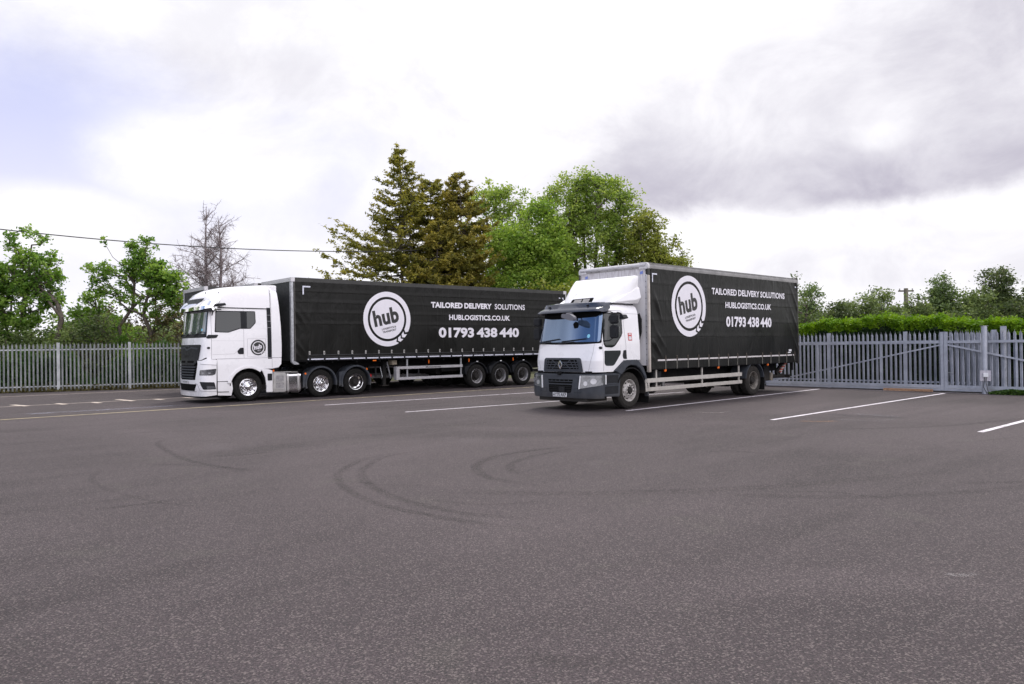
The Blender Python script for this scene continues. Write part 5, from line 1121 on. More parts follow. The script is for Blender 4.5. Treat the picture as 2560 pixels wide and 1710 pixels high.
for s in (3.0, 3.11):
    a, c = gl(s - .05, -.02), gl(s + .05, -.02); mb = MB(); mb.bar((a.x, a.y, 1.04), (c.x, c.y, 1.04), .10, 1.98); mb.build('gate_post', zinc, gt, bev=.006, smooth=False)
for z in (1.86, 1.45, 1.05, .65, .27): gbar(MB(), 3.14, z, 3.30, z, .02, .02, .02).build('hinge_lug', galv, gt, smooth=False)
mb = MB(); rnd = random.Random(8)
for k in range(38):
    s = 3.27 + k * .165; p = gl(s, .045); pale_mesh(mb, p.x, p.y, DL, NL, .24, 2.06 + rnd.uniform(-.01, .01), .085)
mb.build('pale_panel', zinc, gt, smooth=False)
p = gl(4.78, .08); mb = MB(); mb.bar((*(p - DL * .07), 1.1), (*(p + DL * .07), 1.1), .05, 1.95); mb.build('wide_pale', galv, gt, smooth=False)
# gate post with isolator board
gp = empty('gate_post', (*onL(4.33, .02), 0)); tag(gp, 'tall round galvanised gate post carrying a pale switch board', 'post')
mb = MB(); mb.tube([(0, 0, 0), (0, 0, 2.19)], .085, n=20); mb.build('post_tube', zinc, gp)
mb = MB(); mb.box(-.09, .09, -.09, .09, 2.19, 2.2); mb.build('post_cap', galv, gp)
mb = MB(); mb.box(-.155, .155, -.115, -.095, .42, .76); bd = mb.build('switch_board', board_grey, gp, bev=.004); bd.rotation_euler = (0, 0, math.atan2(DL.y, DL.x) + R(25))
mb = MB(); mb.box(-.07, .07, -.16, -.115, .55, .68); mb.build('switch_box', plate_mat, bd, bev=.01)
for k, xo in enumerate((-.03, .02)):
    mb = MB(); mb.tube([(xo, -.13, .56), (xo - .01, -.125, .40), (xo - .03 + .05 * k, -.11, .22), (xo + .05, -.10, .06), (xo + .12, -.10, .01)], .010, n=6); mb.build('cable', cable_mat, bd)
g2 = MB(); g2.bar((*onL(4.62, .72), 1.09), (*(Vector(onL(4.62, .72)) + DL * .16), 1.09), .12, 2.18); o = g2.build('support_post', zinc, smooth=False, bev=.008); tag(o, 'square galvanised post just right of the round gate post', 'post')
# timber baulk and weeds
mb = MB(); a, c = Vector(onL(1.18, .08)), Vector(onL(2.78, .02)); mb.bar((a.x, a.y, .05), (c.x, c.y, .055), .10, .085); o = mb.build('timber_beam', timber, bev=.008); tag(o, 'rough brown timber lying at the foot of the gate', 'timber')
mb = MB(); a = Vector(onL(-6.2, .5)); mb.bar((a.x - 1.0, a.y + .4, .05), (a.x + .4, a.y - .6, .05), .08, .08); 
# ------------------------------------------------------------------ vegetation
def leaf_material(name, cols, trans=.35, rough=.55):
    m = bpy.data.materials.new(name); m.use_nodes = True; t = NT(m.node_tree); b = t.n['Principled BSDF']; out = t.n['Material Output']
    at = t.new('ShaderNodeAttribute'); at.attribute_name = 'tone'; f = at.outputs['Fac']
    oc = t.new('ShaderNodeTexCoord').outputs['Object']; f = t.math('ADD', t.math('MULTIPLY', f, .75), t.math('MULTIPLY', t.noise(oc, .55, 3), .35), clamp=True)
    r = t.new('ShaderNodeValToRGB'); t.put(r.inputs[0], f); e = r.color_ramp.elements
    e[0].position = .15; e[0].color = (*cols[0], 1); e[1].position = .85; e[1].color = (*cols[-1], 1)
    for i, c in enumerate(cols[1:-1]): q = e.new(.15 + .7 * (i + 1) / (len(cols) - 1)); q.color = (*c, 1)
    t.put(b.inputs['Base Color'], r.outputs[0]); b.inputs['Roughness'].default_value = rough; b.inputs['Specular IOR Level'].default_value = .3
    tr_ = t.new('ShaderNodeBsdfTranslucent'); t.put(tr_.inputs[0], t.mix(.5, r.outputs[0], t.vmath('MULTIPLY', r.outputs[0], (1.5, 1.45, .5))))
    ms = t.new('ShaderNodeMixShader'); ms.inputs[0].default_value = trans; t.l.new(b.outputs[0], ms.inputs[1]); t.l.new(tr_.outputs[0], ms.inputs[2]); t.l.new(ms.outputs[0], out.inputs[0])
    return m
LM = {
 'ash': leaf_material('ash_leaves', [(.060, .105, .015), (.19, .285, .05), (.33, .41, .10)], .5),
 'bright': leaf_material('bright_leaves', [(.055, .115, .014), (.18, .30, .045), (.32, .43, .08)], .5),
 'olive': leaf_material('olive_leaves', [(.075, .10, .014), (.19, .225, .035), (.33, .35, .07)], .42),
 'conifer': leaf_material('conifer_gold', [(.042, .056, .010), (.165, .168, .024), (.37, .33, .05)], .35),
 'conifer_brown': leaf_material('conifer_bronze', [(.040, .050, .010), (.150, .145, .024), (.35, .285, .048)], .33),
 'oak': leaf_material('oak_leaves', [(.028, .075, .012), (.130, .250, .036), (.30, .43, .09)], .5),
 'scrub': leaf_material('scrub_leaves', [(.045, .07, .022), (.115, .165, .055), (.22, .28, .11)], .42),
 'brown': leaf_material('brown_scrub', [(.045, .040, .018), (.10, .088, .035), (.17, .15, .06)], .33),
 'pale': leaf_material('pale_leaves', [(.075, .12, .045), (.13, .19, .07), (.19, .26, .11)], .42),
 'dark': leaf_material('dark_leaves', [(.03, .048, .018), (.075, .11, .04), (.16, .20, .08)], .4),
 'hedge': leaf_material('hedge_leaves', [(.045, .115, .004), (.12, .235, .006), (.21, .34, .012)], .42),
 'hedge_dark': leaf_material('hedge_lower', [(.012, .030, .006), (.022, .052, .010), (.04, .085, .016)], .2),
 'weed': leaf_material('weed_leaves', [(.012, .035, .006), (.032, .080, .012), (.075, .14, .022)], .35),
}
bark = mat('bark', (.085, .070, .055), .9, var=.35, vscale=6, bump=.6, bscale=22, bdist=.02)
bark_grey = mat('bark_grey', (.24, .20, .20), .9, var=.3, vscale=6)
def leaf_obj(name, C0, size, m, parent, rng, tone=None, elong=1.7, droop=0., curl=True):
    """N leaves as bent quads; C0 (N,3) centres"""
    N = len(C0); a = rng.normal(size=(N, 3)); a[:, 2] = a[:, 2] * .6 - droop; a /= np.linalg.norm(a, axis=1)[:, None]
    b = rng.normal(size=(N, 3)); b -= (b * a).sum(1)[:, None] * a; b /= np.linalg.norm(b, axis=1)[:, None]
    s = size * rng.uniform(.6, 1.3, N)[:, None]
    A = a * s * elong * .5; B = b * s * .5
    V = np.stack([C0 - A, C0 + B * .9 - A * .1, C0 + A, C0 - B * .9 - A * .1], 1).reshape(-1, 3)
    me = bpy.data.meshes.new(name); me.vertices.add(4 * N); me.vertices.foreach_set('co', V.ravel().astype(np.float32))
    me.loops.add(4 * N); me.loops.foreach_set('vertex_index', np.arange(4 * N, dtype=np.int32)); me.polygons.add(N); me.polygons.foreach_set('loop_start', np.arange(0, 4 * N, 4, dtype=np.int32)); me.polygons.foreach_set('loop_total', np.full(N, 4, np.int32))
    me.update(calc_edges=True)
    at = me.attributes.new('tone', 'FLOAT', 'FACE'); tn = (tone if tone is not None else rng.uniform(0, 1, N)); at.data.foreach_set('value', np.clip(tn, 0, 1).astype(np.float32))
    me.materials.append(m); o = bpy.data.objects.new(name, me); COL.objects.link(o)
    if parent: o.parent = parent
    return o
def tubes_obj(name, segs, m, parent, n=5):
    """segs: list of (p0, p1, r0, r1) arrays"""
    if not len(segs): return None
    P = np.array([s_[0] for s_ in segs], float); Q_ = np.array([s_[1] for s_ in segs], float); r0_ = np.array([s_[2] for s_ in segs], float); r1_ = np.array([s_[3] for s_ in segs], float)
    d = Q_ - P; d /= (np.linalg.norm(d, axis=1)[:, None] + 1e-9); ref = np.where(np.abs(d[:, 2:3]) < .9, np.array([[0, 0, 1.]]), np.array([[1., 0, 0]])); a = np.cross(d, ref); a /= np.linalg.norm(a, axis=1)[:, None]; b = np.cross(d, a)
    th = np.arange(n) * 2 * np.pi / n; c, s_ = np.cos(th)[None, :, None], np.sin(th)[None, :, None]
    ring = a[:, None, :] * c + b[:, None, :] * s_
    V = np.concatenate([P[:, None, :] + ring * r0_[:, None, None], Q_[:, None, :] + ring * r1_[:, None, None]], 1).reshape(-1, 3)
    S_ = len(segs); base = (np.arange(S_) * 2 * n)[:, None, None]; j = np.arange(n)
    F = (np.stack([j, (j + 1) % n, (j + 1) % n + n, j + n], 1)[None] + base).reshape(-1)
    me = bpy.data.meshes.new(name); me.vertices.add(len(V)); me.vertices.foreach_set('co', V.ravel().astype(np.float32)); NF_ = S_ * n
    me.loops.add(4 * NF_); me.loops.foreach_set('vertex_index', F.astype(np.int32)); me.polygons.add(NF_); me.polygons.foreach_set('loop_start', np.arange(0, 4 * NF_, 4, dtype=np.int32)); me.polygons.foreach_set('loop_total', np.full(NF_, 4, np.int32))
    me.update(calc_edges=True); me.polygons.foreach_set('use_smooth', [True] * NF_); me.materials.append(m)
    o = bpy.data.objects.new(name, me); COL.objects.link(o)
    if parent: o.parent = parent
    return o
def branch_net(trunks, tips, rng, r_tip=.012, wig=.12, up=.35, rmax=.25):
    """connect every tip to the nearest lower node; radii by how many tips each piece carries"""
    nodes = []; par = []
    for tp in trunks:
        prev = -1
        for p in tp: nodes.append(np.array(p, float)); par.append(prev); prev = len(nodes) - 1
    nt = len(nodes); order = np.argsort([min(np.linalg.norm(np.array(t_) - nodes[i]) for i in range(nt)) for t_ in tips]); tipn = []
    for ti in order:
        t_ = np.array(tips[ti]); A_ = np.array(nodes); dv = t_ - A_; dist = np.linalg.norm(dv, axis=1); cost = dist * (1 + up * np.clip(-dv[:, 2] / (dist + 1e-6) + .25, 0, 2)); cost += np.where(A_[:, 2] > t_[2] - .1, .8, 0)
        k = int(np.argmin(cost)); L_ = dist[k]; nseg = max(1, int(L_ / .55)); prev = k; p0 = nodes[k]
        for i in range(1, nseg + 1):
            s = i / nseg; p = p0 + (t_ - p0) * s; p = p + rng.normal(size=3) * wig * L_ * .25 * (1 - s) * s * 4; p[2] += -.10 * L_ * math.sin(math.pi * s) * .5
            if i == nseg: p = t_
            nodes.append(p); par.append(prev); prev = len(nodes) - 1
        tipn.append(prev)
    cnt = np.zeros(len(nodes))
    for t_ in tipn: cnt[t_] += 1
    for i in range(len(nodes) - 1, -1, -1):
        if par[i] >= 0: cnt[par[i]] += cnt[i]
    for k in range(nt - 2, -1, -1): cnt[k] = max(cnt[k], cnt[k])
    rad = np.minimum(rmax, r_tip * np.maximum(cnt, 1) ** .5)
    segs = [(nodes[par[i]], nodes[i], min(rad[par[i]], rad[i] * 1.35 + .01), rad[i]) for i in range(len(nodes)) if par[i] >= 0]
    return segs, nodes
def sample_blobs(blobs, n, rng, shell=.45):
    vol = np.array([b[3] * b[4] * b[5] * (b[6] if len(b) > 6 else 1) for b in blobs]); k = rng.choice(len(blobs), n, p=vol / vol.sum()); B_ = np.array([b[:6] for b in blobs])[k]
    d = rng.normal(size=(n, 3)); d /= np.linalg.norm(d, axis=1)[:, None]; r = rng.uniform(shell ** 3, 1, n) ** (1 / 3)
    return B_[:, :3] + d * r[:, None] * B_[:, 3:6]
def broadleaf(name, label, cat, loc, trunks, blobs, clumps, per, spread, leaf, m, seed, group=None, bk=None, r_tip=.014, shell=.45, rmax=.25, elong=1.6, flat=.75, limbs=True, lift=0.):
    rng = np.random.default_rng(seed); e = empty(name, loc); tag(e, label, cat, group)
    tips = sample_blobs(blobs, clumps, rng, shell); tips[:, 2] = np.maximum(tips[:, 2], .25)
    segs, nodes = branch_net(trunks, list(tips), rng, r_tip=r_tip, rmax=rmax)
    # fine twigs inside each clump
    tw = []
    for c in tips:
        for _ in range(3): q = c + rng.normal(size=3) * spread * .7; tw.append((c, q, r_tip * .6, r_tip * .25))
    tubes_obj('trunk', segs + tw, bk or bark, e, 6)
    sc = rng.uniform(.55, 1.35, len(tips)); cnt = (per * sc ** 1.5).astype(int); idx = np.repeat(np.arange(len(tips)), cnt); off = rng.normal(size=(len(idx), 3)) * (spread * sc[idx])[:, None]; off[:, 2] *= flat
    C0 = tips[idx] + off; C0[:, 2] = np.maximum(C0[:, 2], .05)
    ct = rng.uniform(0, 1, len(tips)); tone = ct[idx] * .55 + rng.uniform(0, .45, len(idx)) + lift
    leaf_obj('crown', C0, leaf, m, e, rng, tone, elong)
    return e
def conifer(name, label, loc, H, prof, seed, m, nlev, per_br, spray=.11, base=1.2, asym=None, lean=0., gap=.15, twin=None, up=.18, rtr=.16):
    rng = np.random.default_rng(seed); e = empty(name, loc); tag(e, label, 'tree', 'conifers behind the trailers'); segs = []; L_ = []; T_ = []
    zs_ = np.linspace(0, H, 24); tr_ = [np.array([lean * z + .08 * math.sin(z * .9 + seed), .06 * math.cos(z * .7), z]) for z in zs_]
    for i in range(23): f = 1 - zs_[i] / H; segs.append((tr_[i], tr_[i + 1], rtr * f + .012, rtr * (1 - zs_[i + 1] / H) + .01))
    if twin is not None:
        for i in range(18): f = 1 - zs_[i] / H; o = np.array([twin, 0, 0]); segs.append((tr_[i] + o, tr_[i + 1] + o, .12 * f + .01, .12 * (1 - zs_[i + 1] / H) + .01))
    for lv in range(nlev):
        z = base + (H - base) * ((lv + rng.uniform(0, 1)) / nlev) ** .95; f = z / H
        c = np.array([np.interp(z, zs_, [p[0] for p in tr_]), np.interp(z, zs_, [p[1] for p in tr_]), z]); R_ = np.interp(f, [p[0] for p in prof], [p[1] for p in prof])
        for k in range(rng.integers(3, 6)):
            az = rng.uniform(0, 2 * math.pi); ln = R_ * rng.uniform(.5, 1.12)
            if asym: ln *= asym(az, f)
            if ln < .15: continue
            d = np.array([math.cos(az), math.sin(az), 0]); n_ = max(3, int(ln / .28)); pts = []
            for i in range(n_ + 1):
                s = i / n_; pts.append(c + d * ln * s + np.array([0, 0, ln * (up * s * s * 1.6 - .22 * s * (1 - s))]) + rng.normal(size=3) * .03 * ln * s)
            for i in range(n_): segs.append((pts[i], pts[i + 1], .035 * (1 - i / n_) * min(1, ln / 2) + .007, .035 * (1 - (i + 1) / n_) * min(1, ln / 2) + .005))
            ct = rng.uniform(0, 1)
            nside = max(2, int(ln * 4.2))
            for q in range(nside):
                s = rng.uniform(gap, 1.) ** .8; i = min(n_ - 1, int(s * n_)); p = pts[i] + (pts[i + 1] - pts[i]) * (s * n_ - i)
                sd = np.cross(d, [0, 0, 1]) * rng.choice([-1, 1]) * rng.uniform(.5, 1.) + d * rng.uniform(.35, .9); sl_ = (.18 + .62 * (1 - s) * min(1.6, ln / 2)) * rng.uniform(.6, 1.2); end = p + sd * sl_ + np.array([0, 0, sl_ * rng.uniform(-.2, .35)])
                segs.append((p, end, .009, .004)); kk = max(4, int(per_br * sl_ * 2)); u = rng.uniform(.05, 1.05, kk)[:, None]
                pp = p + (end - p) * u + rng.normal(size=(kk, 3)) * [.09, .09, .055]; L_.append(pp); T_.append(np.full(kk, ct * .4) + rng.uniform(0, .35, kk) + .25 * s)
            kk = int(per_br * 1.2); u = rng.uniform(max(gap, .5), 1.03, kk); ii = np.minimum((u * n_).astype(int), n_ - 1); P_ = np.array(pts); pp = P_[ii] + (P_[np.minimum(ii + 1, n_)] - P_[ii]) * (u * n_ - ii)[:, None] + rng.normal(size=(kk, 3)) * .06; L_.append(pp); T_.append(np.full(kk, ct * .4 + .3) + rng.uniform(0, .3, kk))
    tubes_obj('trunk', segs, bark, e, 5)
    leaf_obj('foliage', np.concatenate(L_), spray, m, e, rng, np.concatenate(T_), 2.3, droop=.15)
    return e

# conifers behind the trailers
def left_reach(az, f):          # long bare-based limbs on the open left side
    c = -math.cos(az); return (1 + .80 * max(0, c) ** .8 * (f < .60)) * (1 if f > .25 or c > .2 else .8)
conifer('golden_conifer', 'tallest spiky golden-green conifer with long limbs reaching left over the black trailer', (-7.55, 52, 0), 15.7, [(0, 3.2), (.3, 3.1), (.5, 2.9), (.66, 2.35), (.8, 1.6), (.9, .95), (1, .10)], 21, LM['conifer'], 74, 17, .10, 2.5, left_reach, twin=.72, gap=.22)
conifer('bronze_conifer', 'bronze-tinted conifer just right of the tallest conifer', (-5.7, 53.6, 0), 13.6, [(0, 2.6), (.45, 2.6), (.7, 2.2), (.88, 1.5), (.95, 1.0), (1, .5)], 22, LM['conifer'], 56, 26, .10, 1.5, gap=.12)
conifer('bronze_conifer', 'broad bronze-brown conifer beside the pale green trees', (-3.5, 52.6, 0), 13.75, [(0, 3.0), (.4, 3.0), (.62, 2.8), (.8, 2.0), (.9, 1.3), (.96, .8), (1, .4)], 23, LM['conifer_brown'], 66, 29, .10, 1.0, gap=.10)
conifer('bronze_conifer', 'low bushy bronze conifer filling the gap under the tallest ones', (-4.9, 50.6, 0), 10.2, [(0, 2.7), (.5, 2.5), (.8, 1.6), (1, .4)], 24, LM['conifer_brown'], 44, 25, .10, .6, gap=.12)
# broadleaved trees in the middle
broadleaf('ash_tree', 'pale green airy tree showing between the bronze conifer and the domed ash', 'tree', (-1.1, 62, 0), [[(0, 0, 0), (.1, 0, 4), (-.2, 0, 7), (-.6, 0, 10), (-.9, 0, 12.5)], [(.1, 0, 4), (.9, 0, 8), (1.6, 0, 11.5)]],
          [(-1.0, 0, 12.6, 1.9, 1.6, 2.7), (1.0, 0, 12.4, 1.7, 1.6, 2.7), (0, 0, 9, 3.0, 2.2, 2.4)], 190, 76, .30, .155, LM['ash'], 31, shell=.55, lift=.1)
broadleaf('leafy_tree', 'dense bright green tree in front of the domed ash', 'tree', (.7, 55, 0), [[(0, 0, 0), (0, 0, 3), (.2, .1, 6), (.3, 0, 9)], [(0, 0, 3), (-1.2, 0, 6), (-1.8, 0, 8)], [(0, 0, 3), (1.6, 0, 6), (2.6, 0, 8.5)]],
          [(-.7, 0, 9.0, 1.7, 1.7, 1.9), (1.5, 0, 8.4, 2.4, 2.0, 2.2), (.2, 0, 5.6, 3.0, 2.4, 2.6), (2.6, 0, 6.2, 2.0, 1.8, 2.4), (1.7, 0, 10.6, 1.5, 1.4, 1.7)], 380, 100, .34, .145, LM['bright'], 32, shell=.35, lift=.12)
fan = [[(0, 0, 0), (.05, 0, 2.2)]] + [[(.05, 0, 2.2), (x * .35, y * .4, 5.2), (x * .75, y * .8, 8.6), (x, y, 11.6)] for x, y in ((-2.6, .2), (-1.4, -.5), (-.3, .5), (.8, -.4), (1.9, .4), (3.1, -.1))]
dome = [(-1.6, 0, 12.2, 2.1, 2.0, 2.4, 1.3), (1.0, 0, 12.7, 2.3, 2.0, 2.2, 1.3), (2.9, 0, 10.9, 1.8, 1.8, 2.6), (-3.0, 0, 10.6, 1.6, 1.8, 1.9), (0, 0, 9.0, 3.9, 2.6, 3.2, .9), (-2.6, 0, 8.2, 2.2, 1.8, 2.2, 1.0), (.2, 0, 5.0, 4.2, 2.6, 2.4, .75), (-.4, -.6, 13.6, 2.6, 1.6, 1.2)]
broadleaf('domed_ash', 'big domed ash with upright limbs showing through light green leaves', 'tree', (5.9, 58, 0), fan, dome, 640, 62, .30, .145, LM['ash'], 33, shell=.62, r_tip=.017, lift=.05)
broadleaf('ivy_tree', 'olive-green rounded tree at the right edge of the domed ash', 'tree', (11.0, 56, 0), [[(0, 0, 0), (0, 0, 3), (.2, 0, 6), (-.2, 0, 10)], [(0, 0, 3), (-1.2, 0, 7), (-1.4, 0, 10)], [(0, 0, 2), (1.2, 0, 5), (1.6, 0, 8)]],
          [(-.9, 0, 9.4, 1.5, 1.4, 2.2), (-1.9, 0, 9.6, 1.2, 1.2, 2.0), (.4, 0, 7.6, 1.9, 1.6, 2.2), (1.1, 0, 5.6, 1.5, 1.5, 2.4), (-1.2, 0, 6.4, 2.2, 1.6, 3.0), (0, 0, 3.4, 2.2, 1.6, 2.4)], 410, 60, .26, .14, LM['olive'], 34, shell=.5, lift=.05)
broadleaf('understorey_shrub', 'dark green shrub mass low between the trailer end and the rigid lorry', 'shrub', (2.8, 51, 0), [[(0, 0, 0), (0, 0, 2), (.2, 0, 4)]], [(0, 0, 3.4, 3.6, 1.6, 2.6), (-2.6, 0, 3.0, 2.4, 1.6, 2.2)], 190, 70, .34, .16, LM['olive'], 35, shell=.3)
# left-hand trees behind the fence
broadleaf('young_oak', 'leafy green oak at the left edge with a bent bare stem on its right', 'tree', (-23.6, 37, 0),
          [[(0, 0, 0), (.1, 0, 1.6), (-.3, 0, 3.2), (-.1, 0, 5), (.2, 0, 7)], [(1.7, -.2, 0), (1.75, -.2, 1.2), (1.45, -.2, 2.2), (1.75, -.2, 3.4), (1.5, -.2, 4.2), (.7, -.2, 4.9), (.1, 0, 5.6)], [(-1.2, 0, 0), (-1.6, 0, 2), (-2.2, 0, 4)]],
          [(.1, 0, 7.0, 1.0, 1.0, 1.05), (.6, 0, 5.8, 1.15, 1.1, 1.2), (-.9, 0, 5.4, 1.2, 1.1, 1.3), (-.2, 0, 4.2, 1.7, 1.2, 1.3), (-2.0, 0, 5.2, 1.2, 1.0, 1.5), (-2.2, 0, 3.2, 1.4, 1, 1.6), (-.3, 0, 2.4, 1.5, 1.1, 1.4), (1.0, 0, 4.9, .8, .8, .9), (-3.2, 0, 5.5, 1., 1., 1.6)], 520, 42, .14, .11, LM['oak'], 41, shell=.4, r_tip=.012, rmax=.13)
broadleaf('gnarled_oak', 'gnarled crooked oak with leaf clusters high up, left of the bare tree', 'tree', (-19.3, 39, 0),
          [[(.25, 0, 0), (.3, 0, 1.3), (.75, 0, 2.6), (.35, 0, 3.6), (.55, 0, 4.5), (.9, 0, 5.2), (.5, 0, 6.2), (.5, 0, 7.0)], [(-.8, 0, 0), (-.7, 0, 1.6), (-.9, 0, 3.0), (-.2, 0, 4.0), (-.1, 0, 5.2), (-.5, 0, 6.0), (-1.2, 0, 6.6)], [(.55, 0, 4.5), (1.4, 0, 5.0), (2.0, 0, 4.8)]],
          [(.35, 0, 7.0, .65, .6, .7), (1.1, 0, 7.3, .25, .3, .45), (.5, 0, 5.9, 1.0, .8, .8), (1.5, 0, 5.3, .95, .8, .8), (2.1, 0, 4.4, .6, .7, .9), (-1.9, 0, 5.9, .85, .6, .55), (-1.5, 0, 7.3, .22, .3, .35), (-1.6, 0, 5.0, .5, .5, .4), (1.3, 0, 3.5, .6, .6, .5), (.0, 0, 6.3, .7, .6, .6), (.6, 0, 4.9, 1.9, .8, 1.3, .35), (-1.2, 0, 5.2, 1.2, .6, .9, .4)], 330, 34, .12, .105, LM['oak'], 42, shell=.1, r_tip=.009, rmax=.10)
broadleaf('hedgerow_oak', 'leafy oak just beyond the left edge of the picture', 'tree', (-29.5, 33.5, 0), [[(0, 0, 0), (0, 0, 2), (.3, 0, 4), (.2, 0, 6)]], [(0, 0, 5.6, 2.4, 1.6, 2.2), (.4, 0, 3.2, 2.6, 1.5, 2.0)], 220, 60, .26, .14, LM['oak'], 43, shell=.4)
broadleaf('hedgerow_oak', 'second leafy oak beyond the left edge of the picture', 'tree', (-34.5, 30.5, 0), [[(0, 0, 0), (0, 0, 2), (.3, 0, 4), (.2, 0, 6)]], [(0, 0, 6.4, 2.6, 1.6, 2.4), (.4, 0, 3.4, 2.8, 1.5, 2.2)], 220, 60, .26, .14, LM['oak'], 44, shell=.4)
# leafless tree with paired stems
def bare_tree(name, label, loc, H, seed, spreadx):
    rng = np.random.default_rng(seed); e = empty(name, loc); tag(e, label, 'tree'); segs = []
    def grow(p, d, ln, r, dep):
        n_ = max(3, int(ln / .22)); pts = [p]
        for i in range(n_): d = d + rng.normal(size=3) * .17 + np.array([0, 0, .012 if dep < 2 else -.05]); d /= np.linalg.norm(d); pts.append(pts[-1] + d * ln / n_)
        for i in range(n_): segs.append((pts[i], pts[i + 1], r * (1 - .8 * i / n_), r * (1 - .8 * (i + 1) / n_)))
        if dep < 3:
            for k in range(max(4, int(ln * (8 if dep == 1 else 9)))):
                i = rng.integers(int(n_ * .15), n_); q = d * .45 + rng.normal(size=3) * .75; q[2] += .12; q /= np.linalg.norm(q); grow(pts[i], q, ln * rng.uniform(.22, .42), r * .42 + .0015, dep + 1)
    for ox, hh in ((-.18, H), (.5, H * .94)):
        zs_ = np.linspace(0, hh, 26); P_ = [np.array([ox + .10 * math.sin(z * .8 + ox * 5) * (z / hh) - .03 * z * (1 if ox < 0 else -.2) * .5, .05 * math.sin(z), z]) for z in zs_]
        for i in range(25): segs.append((P_[i], P_[i + 1], .16 * (1 - zs_[i] / hh) ** .8 + .012, .16 * (1 - zs_[i + 1] / hh) ** .8 + .012))
        for k in range(42):
            z = hh * rng.uniform(.22, .99); c = P_[min(25, int(z / hh * 25))]; az = rng.uniform(0, 2 * math.pi); R_ = np.interp(z / hh, [.2, .45, .6, .8, .92, 1], [spreadx, spreadx, spreadx * .85, spreadx * .62, spreadx * .5, .7]) * rng.uniform(.6, 1.1)
            grow(c, np.array([math.cos(az), math.sin(az) * .8, .38 + .6 * (z / hh)]), R_, .015 + .007 * R_, 1)
    tubes_obj('trunk', segs, bark_grey, e, 4); return e
bare_tree('leafless_tree', 'grey leafless tree with two straight stems above the white cab', (-18.2, 46, 0), 10.5, 51, 3.1)
# scrub behind the left fence
broadleaf('roadside_oak', 'leafy oak filling the gap between the left oak and the gnarled oak', 'tree', (-22.0, 40, 0), [[(0, 0, 0), (0, 0, 2), (.2, 0, 3.4), (0, 0, 4.6)]], [(0, 0, 4.0, 1.0, .9, 1.0), (-.8, 0, 3.0, 1.2, 1, 1.2), (.9, 0, 2.8, 1.1, 1, 1.1)], 110, 44, .18, .11, LM['oak'], 45, shell=.3, rmax=.1)
def scrub(x, y, w_, h, key, seed, label, n=70, per=60, leaf=.09):
    return broadleaf('scrub_bush', label, 'bush', (x, y, 0), [[(0, 0, 0), (.1, 0, h * .35)], [(0, 0, 0), (-w_ * .4, 0, h * .5)], [(0, 0, 0), (w_ * .4, 0, h * .45)]], [(0, 0, h * .5, w_, .8, h * .5), (w_ * .4, 0, h * .4, w_ * .7, .7, h * .4)], n, per, .20, leaf, LM[key], seed, group='bushes behind the left fence', shell=.3, r_tip=.010)
scrub(-25.3, 36.2, 1.8, 3.6, 'scrub', 61, 'dark bush at the far left edge under the oak', 120, 70)
scrub(-22.6, 36.0, 1.6, 3.0, 'scrub', 62, 'dense dark green bush at the foot of the left oak', 110, 70)
scrub(-20.7, 37.2, 1.3, 3.7, 'dark', 63, 'dark bush between the bent stem and the gnarled oak', 85, 60)
scrub(-18.9, 37.4, 1.0, 2.9, 'oak', 64, 'fresh green bush at the foot of the gnarled oak', 70, 60)
scrub(-17.4, 38.6, 1.5, 4.3, 'brown', 65, 'brown half-bare bush right of the gnarled oak', 75, 42)
scrub(-15.7, 39.6, 1.2, 3.9, 'brown', 66, 'brown bush just left of the white cab', 80, 50)
scrub(-19.9, 39.2, 1.6, 4.9, 'brown', 67, 'thin twiggy brown bush behind the gnarled oak trunk', 60, 28)
rng = np.random.default_rng(70)                                  # brambles and nettles behind the fence
N = 52000; s = rng.uniform(-9, 17, N); off = rng.gamma(2., .42, N) + .14; hgt = 1.25 + .5 * np.sin(s * 1.3) + .35 * np.sin(s * 3.1 + 1); zz_ = np.abs(rng.uniform(0, 1, N)) ** .8 * hgt * np.clip(off / .9, .25, 1.15)
C0 = np.stack([F0.x + DF.x * s + NF.x * off, F0.y + DF.y * s + NF.y * off, zz_], 1)
tag(leaf_obj('undergrowth', C0, .10, LM['weed'], None, rng, rng.uniform(0, .6, N) * (.5 + .5 * np.sin(s * 2.3 + off)) + zz_ * .18), 'brambles and nettles growing behind the left fence', 'undergrowth', kind='stuff')
N = 14000; s = rng.uniform(-9, 17, N); off = rng.normal(0, .09, N) + .08
C0 = np.stack([F0.x + DF.x * s + NF.x * off, F0.y + DF.y * s + NF.y * off, rng.exponential(.06, N)], 1)
tag(leaf_obj('verge_grass', C0, .06, LM['brown'], None, rng, None, 3.), 'dry grass along the foot of the left fence', 'grass', kind='stuff')
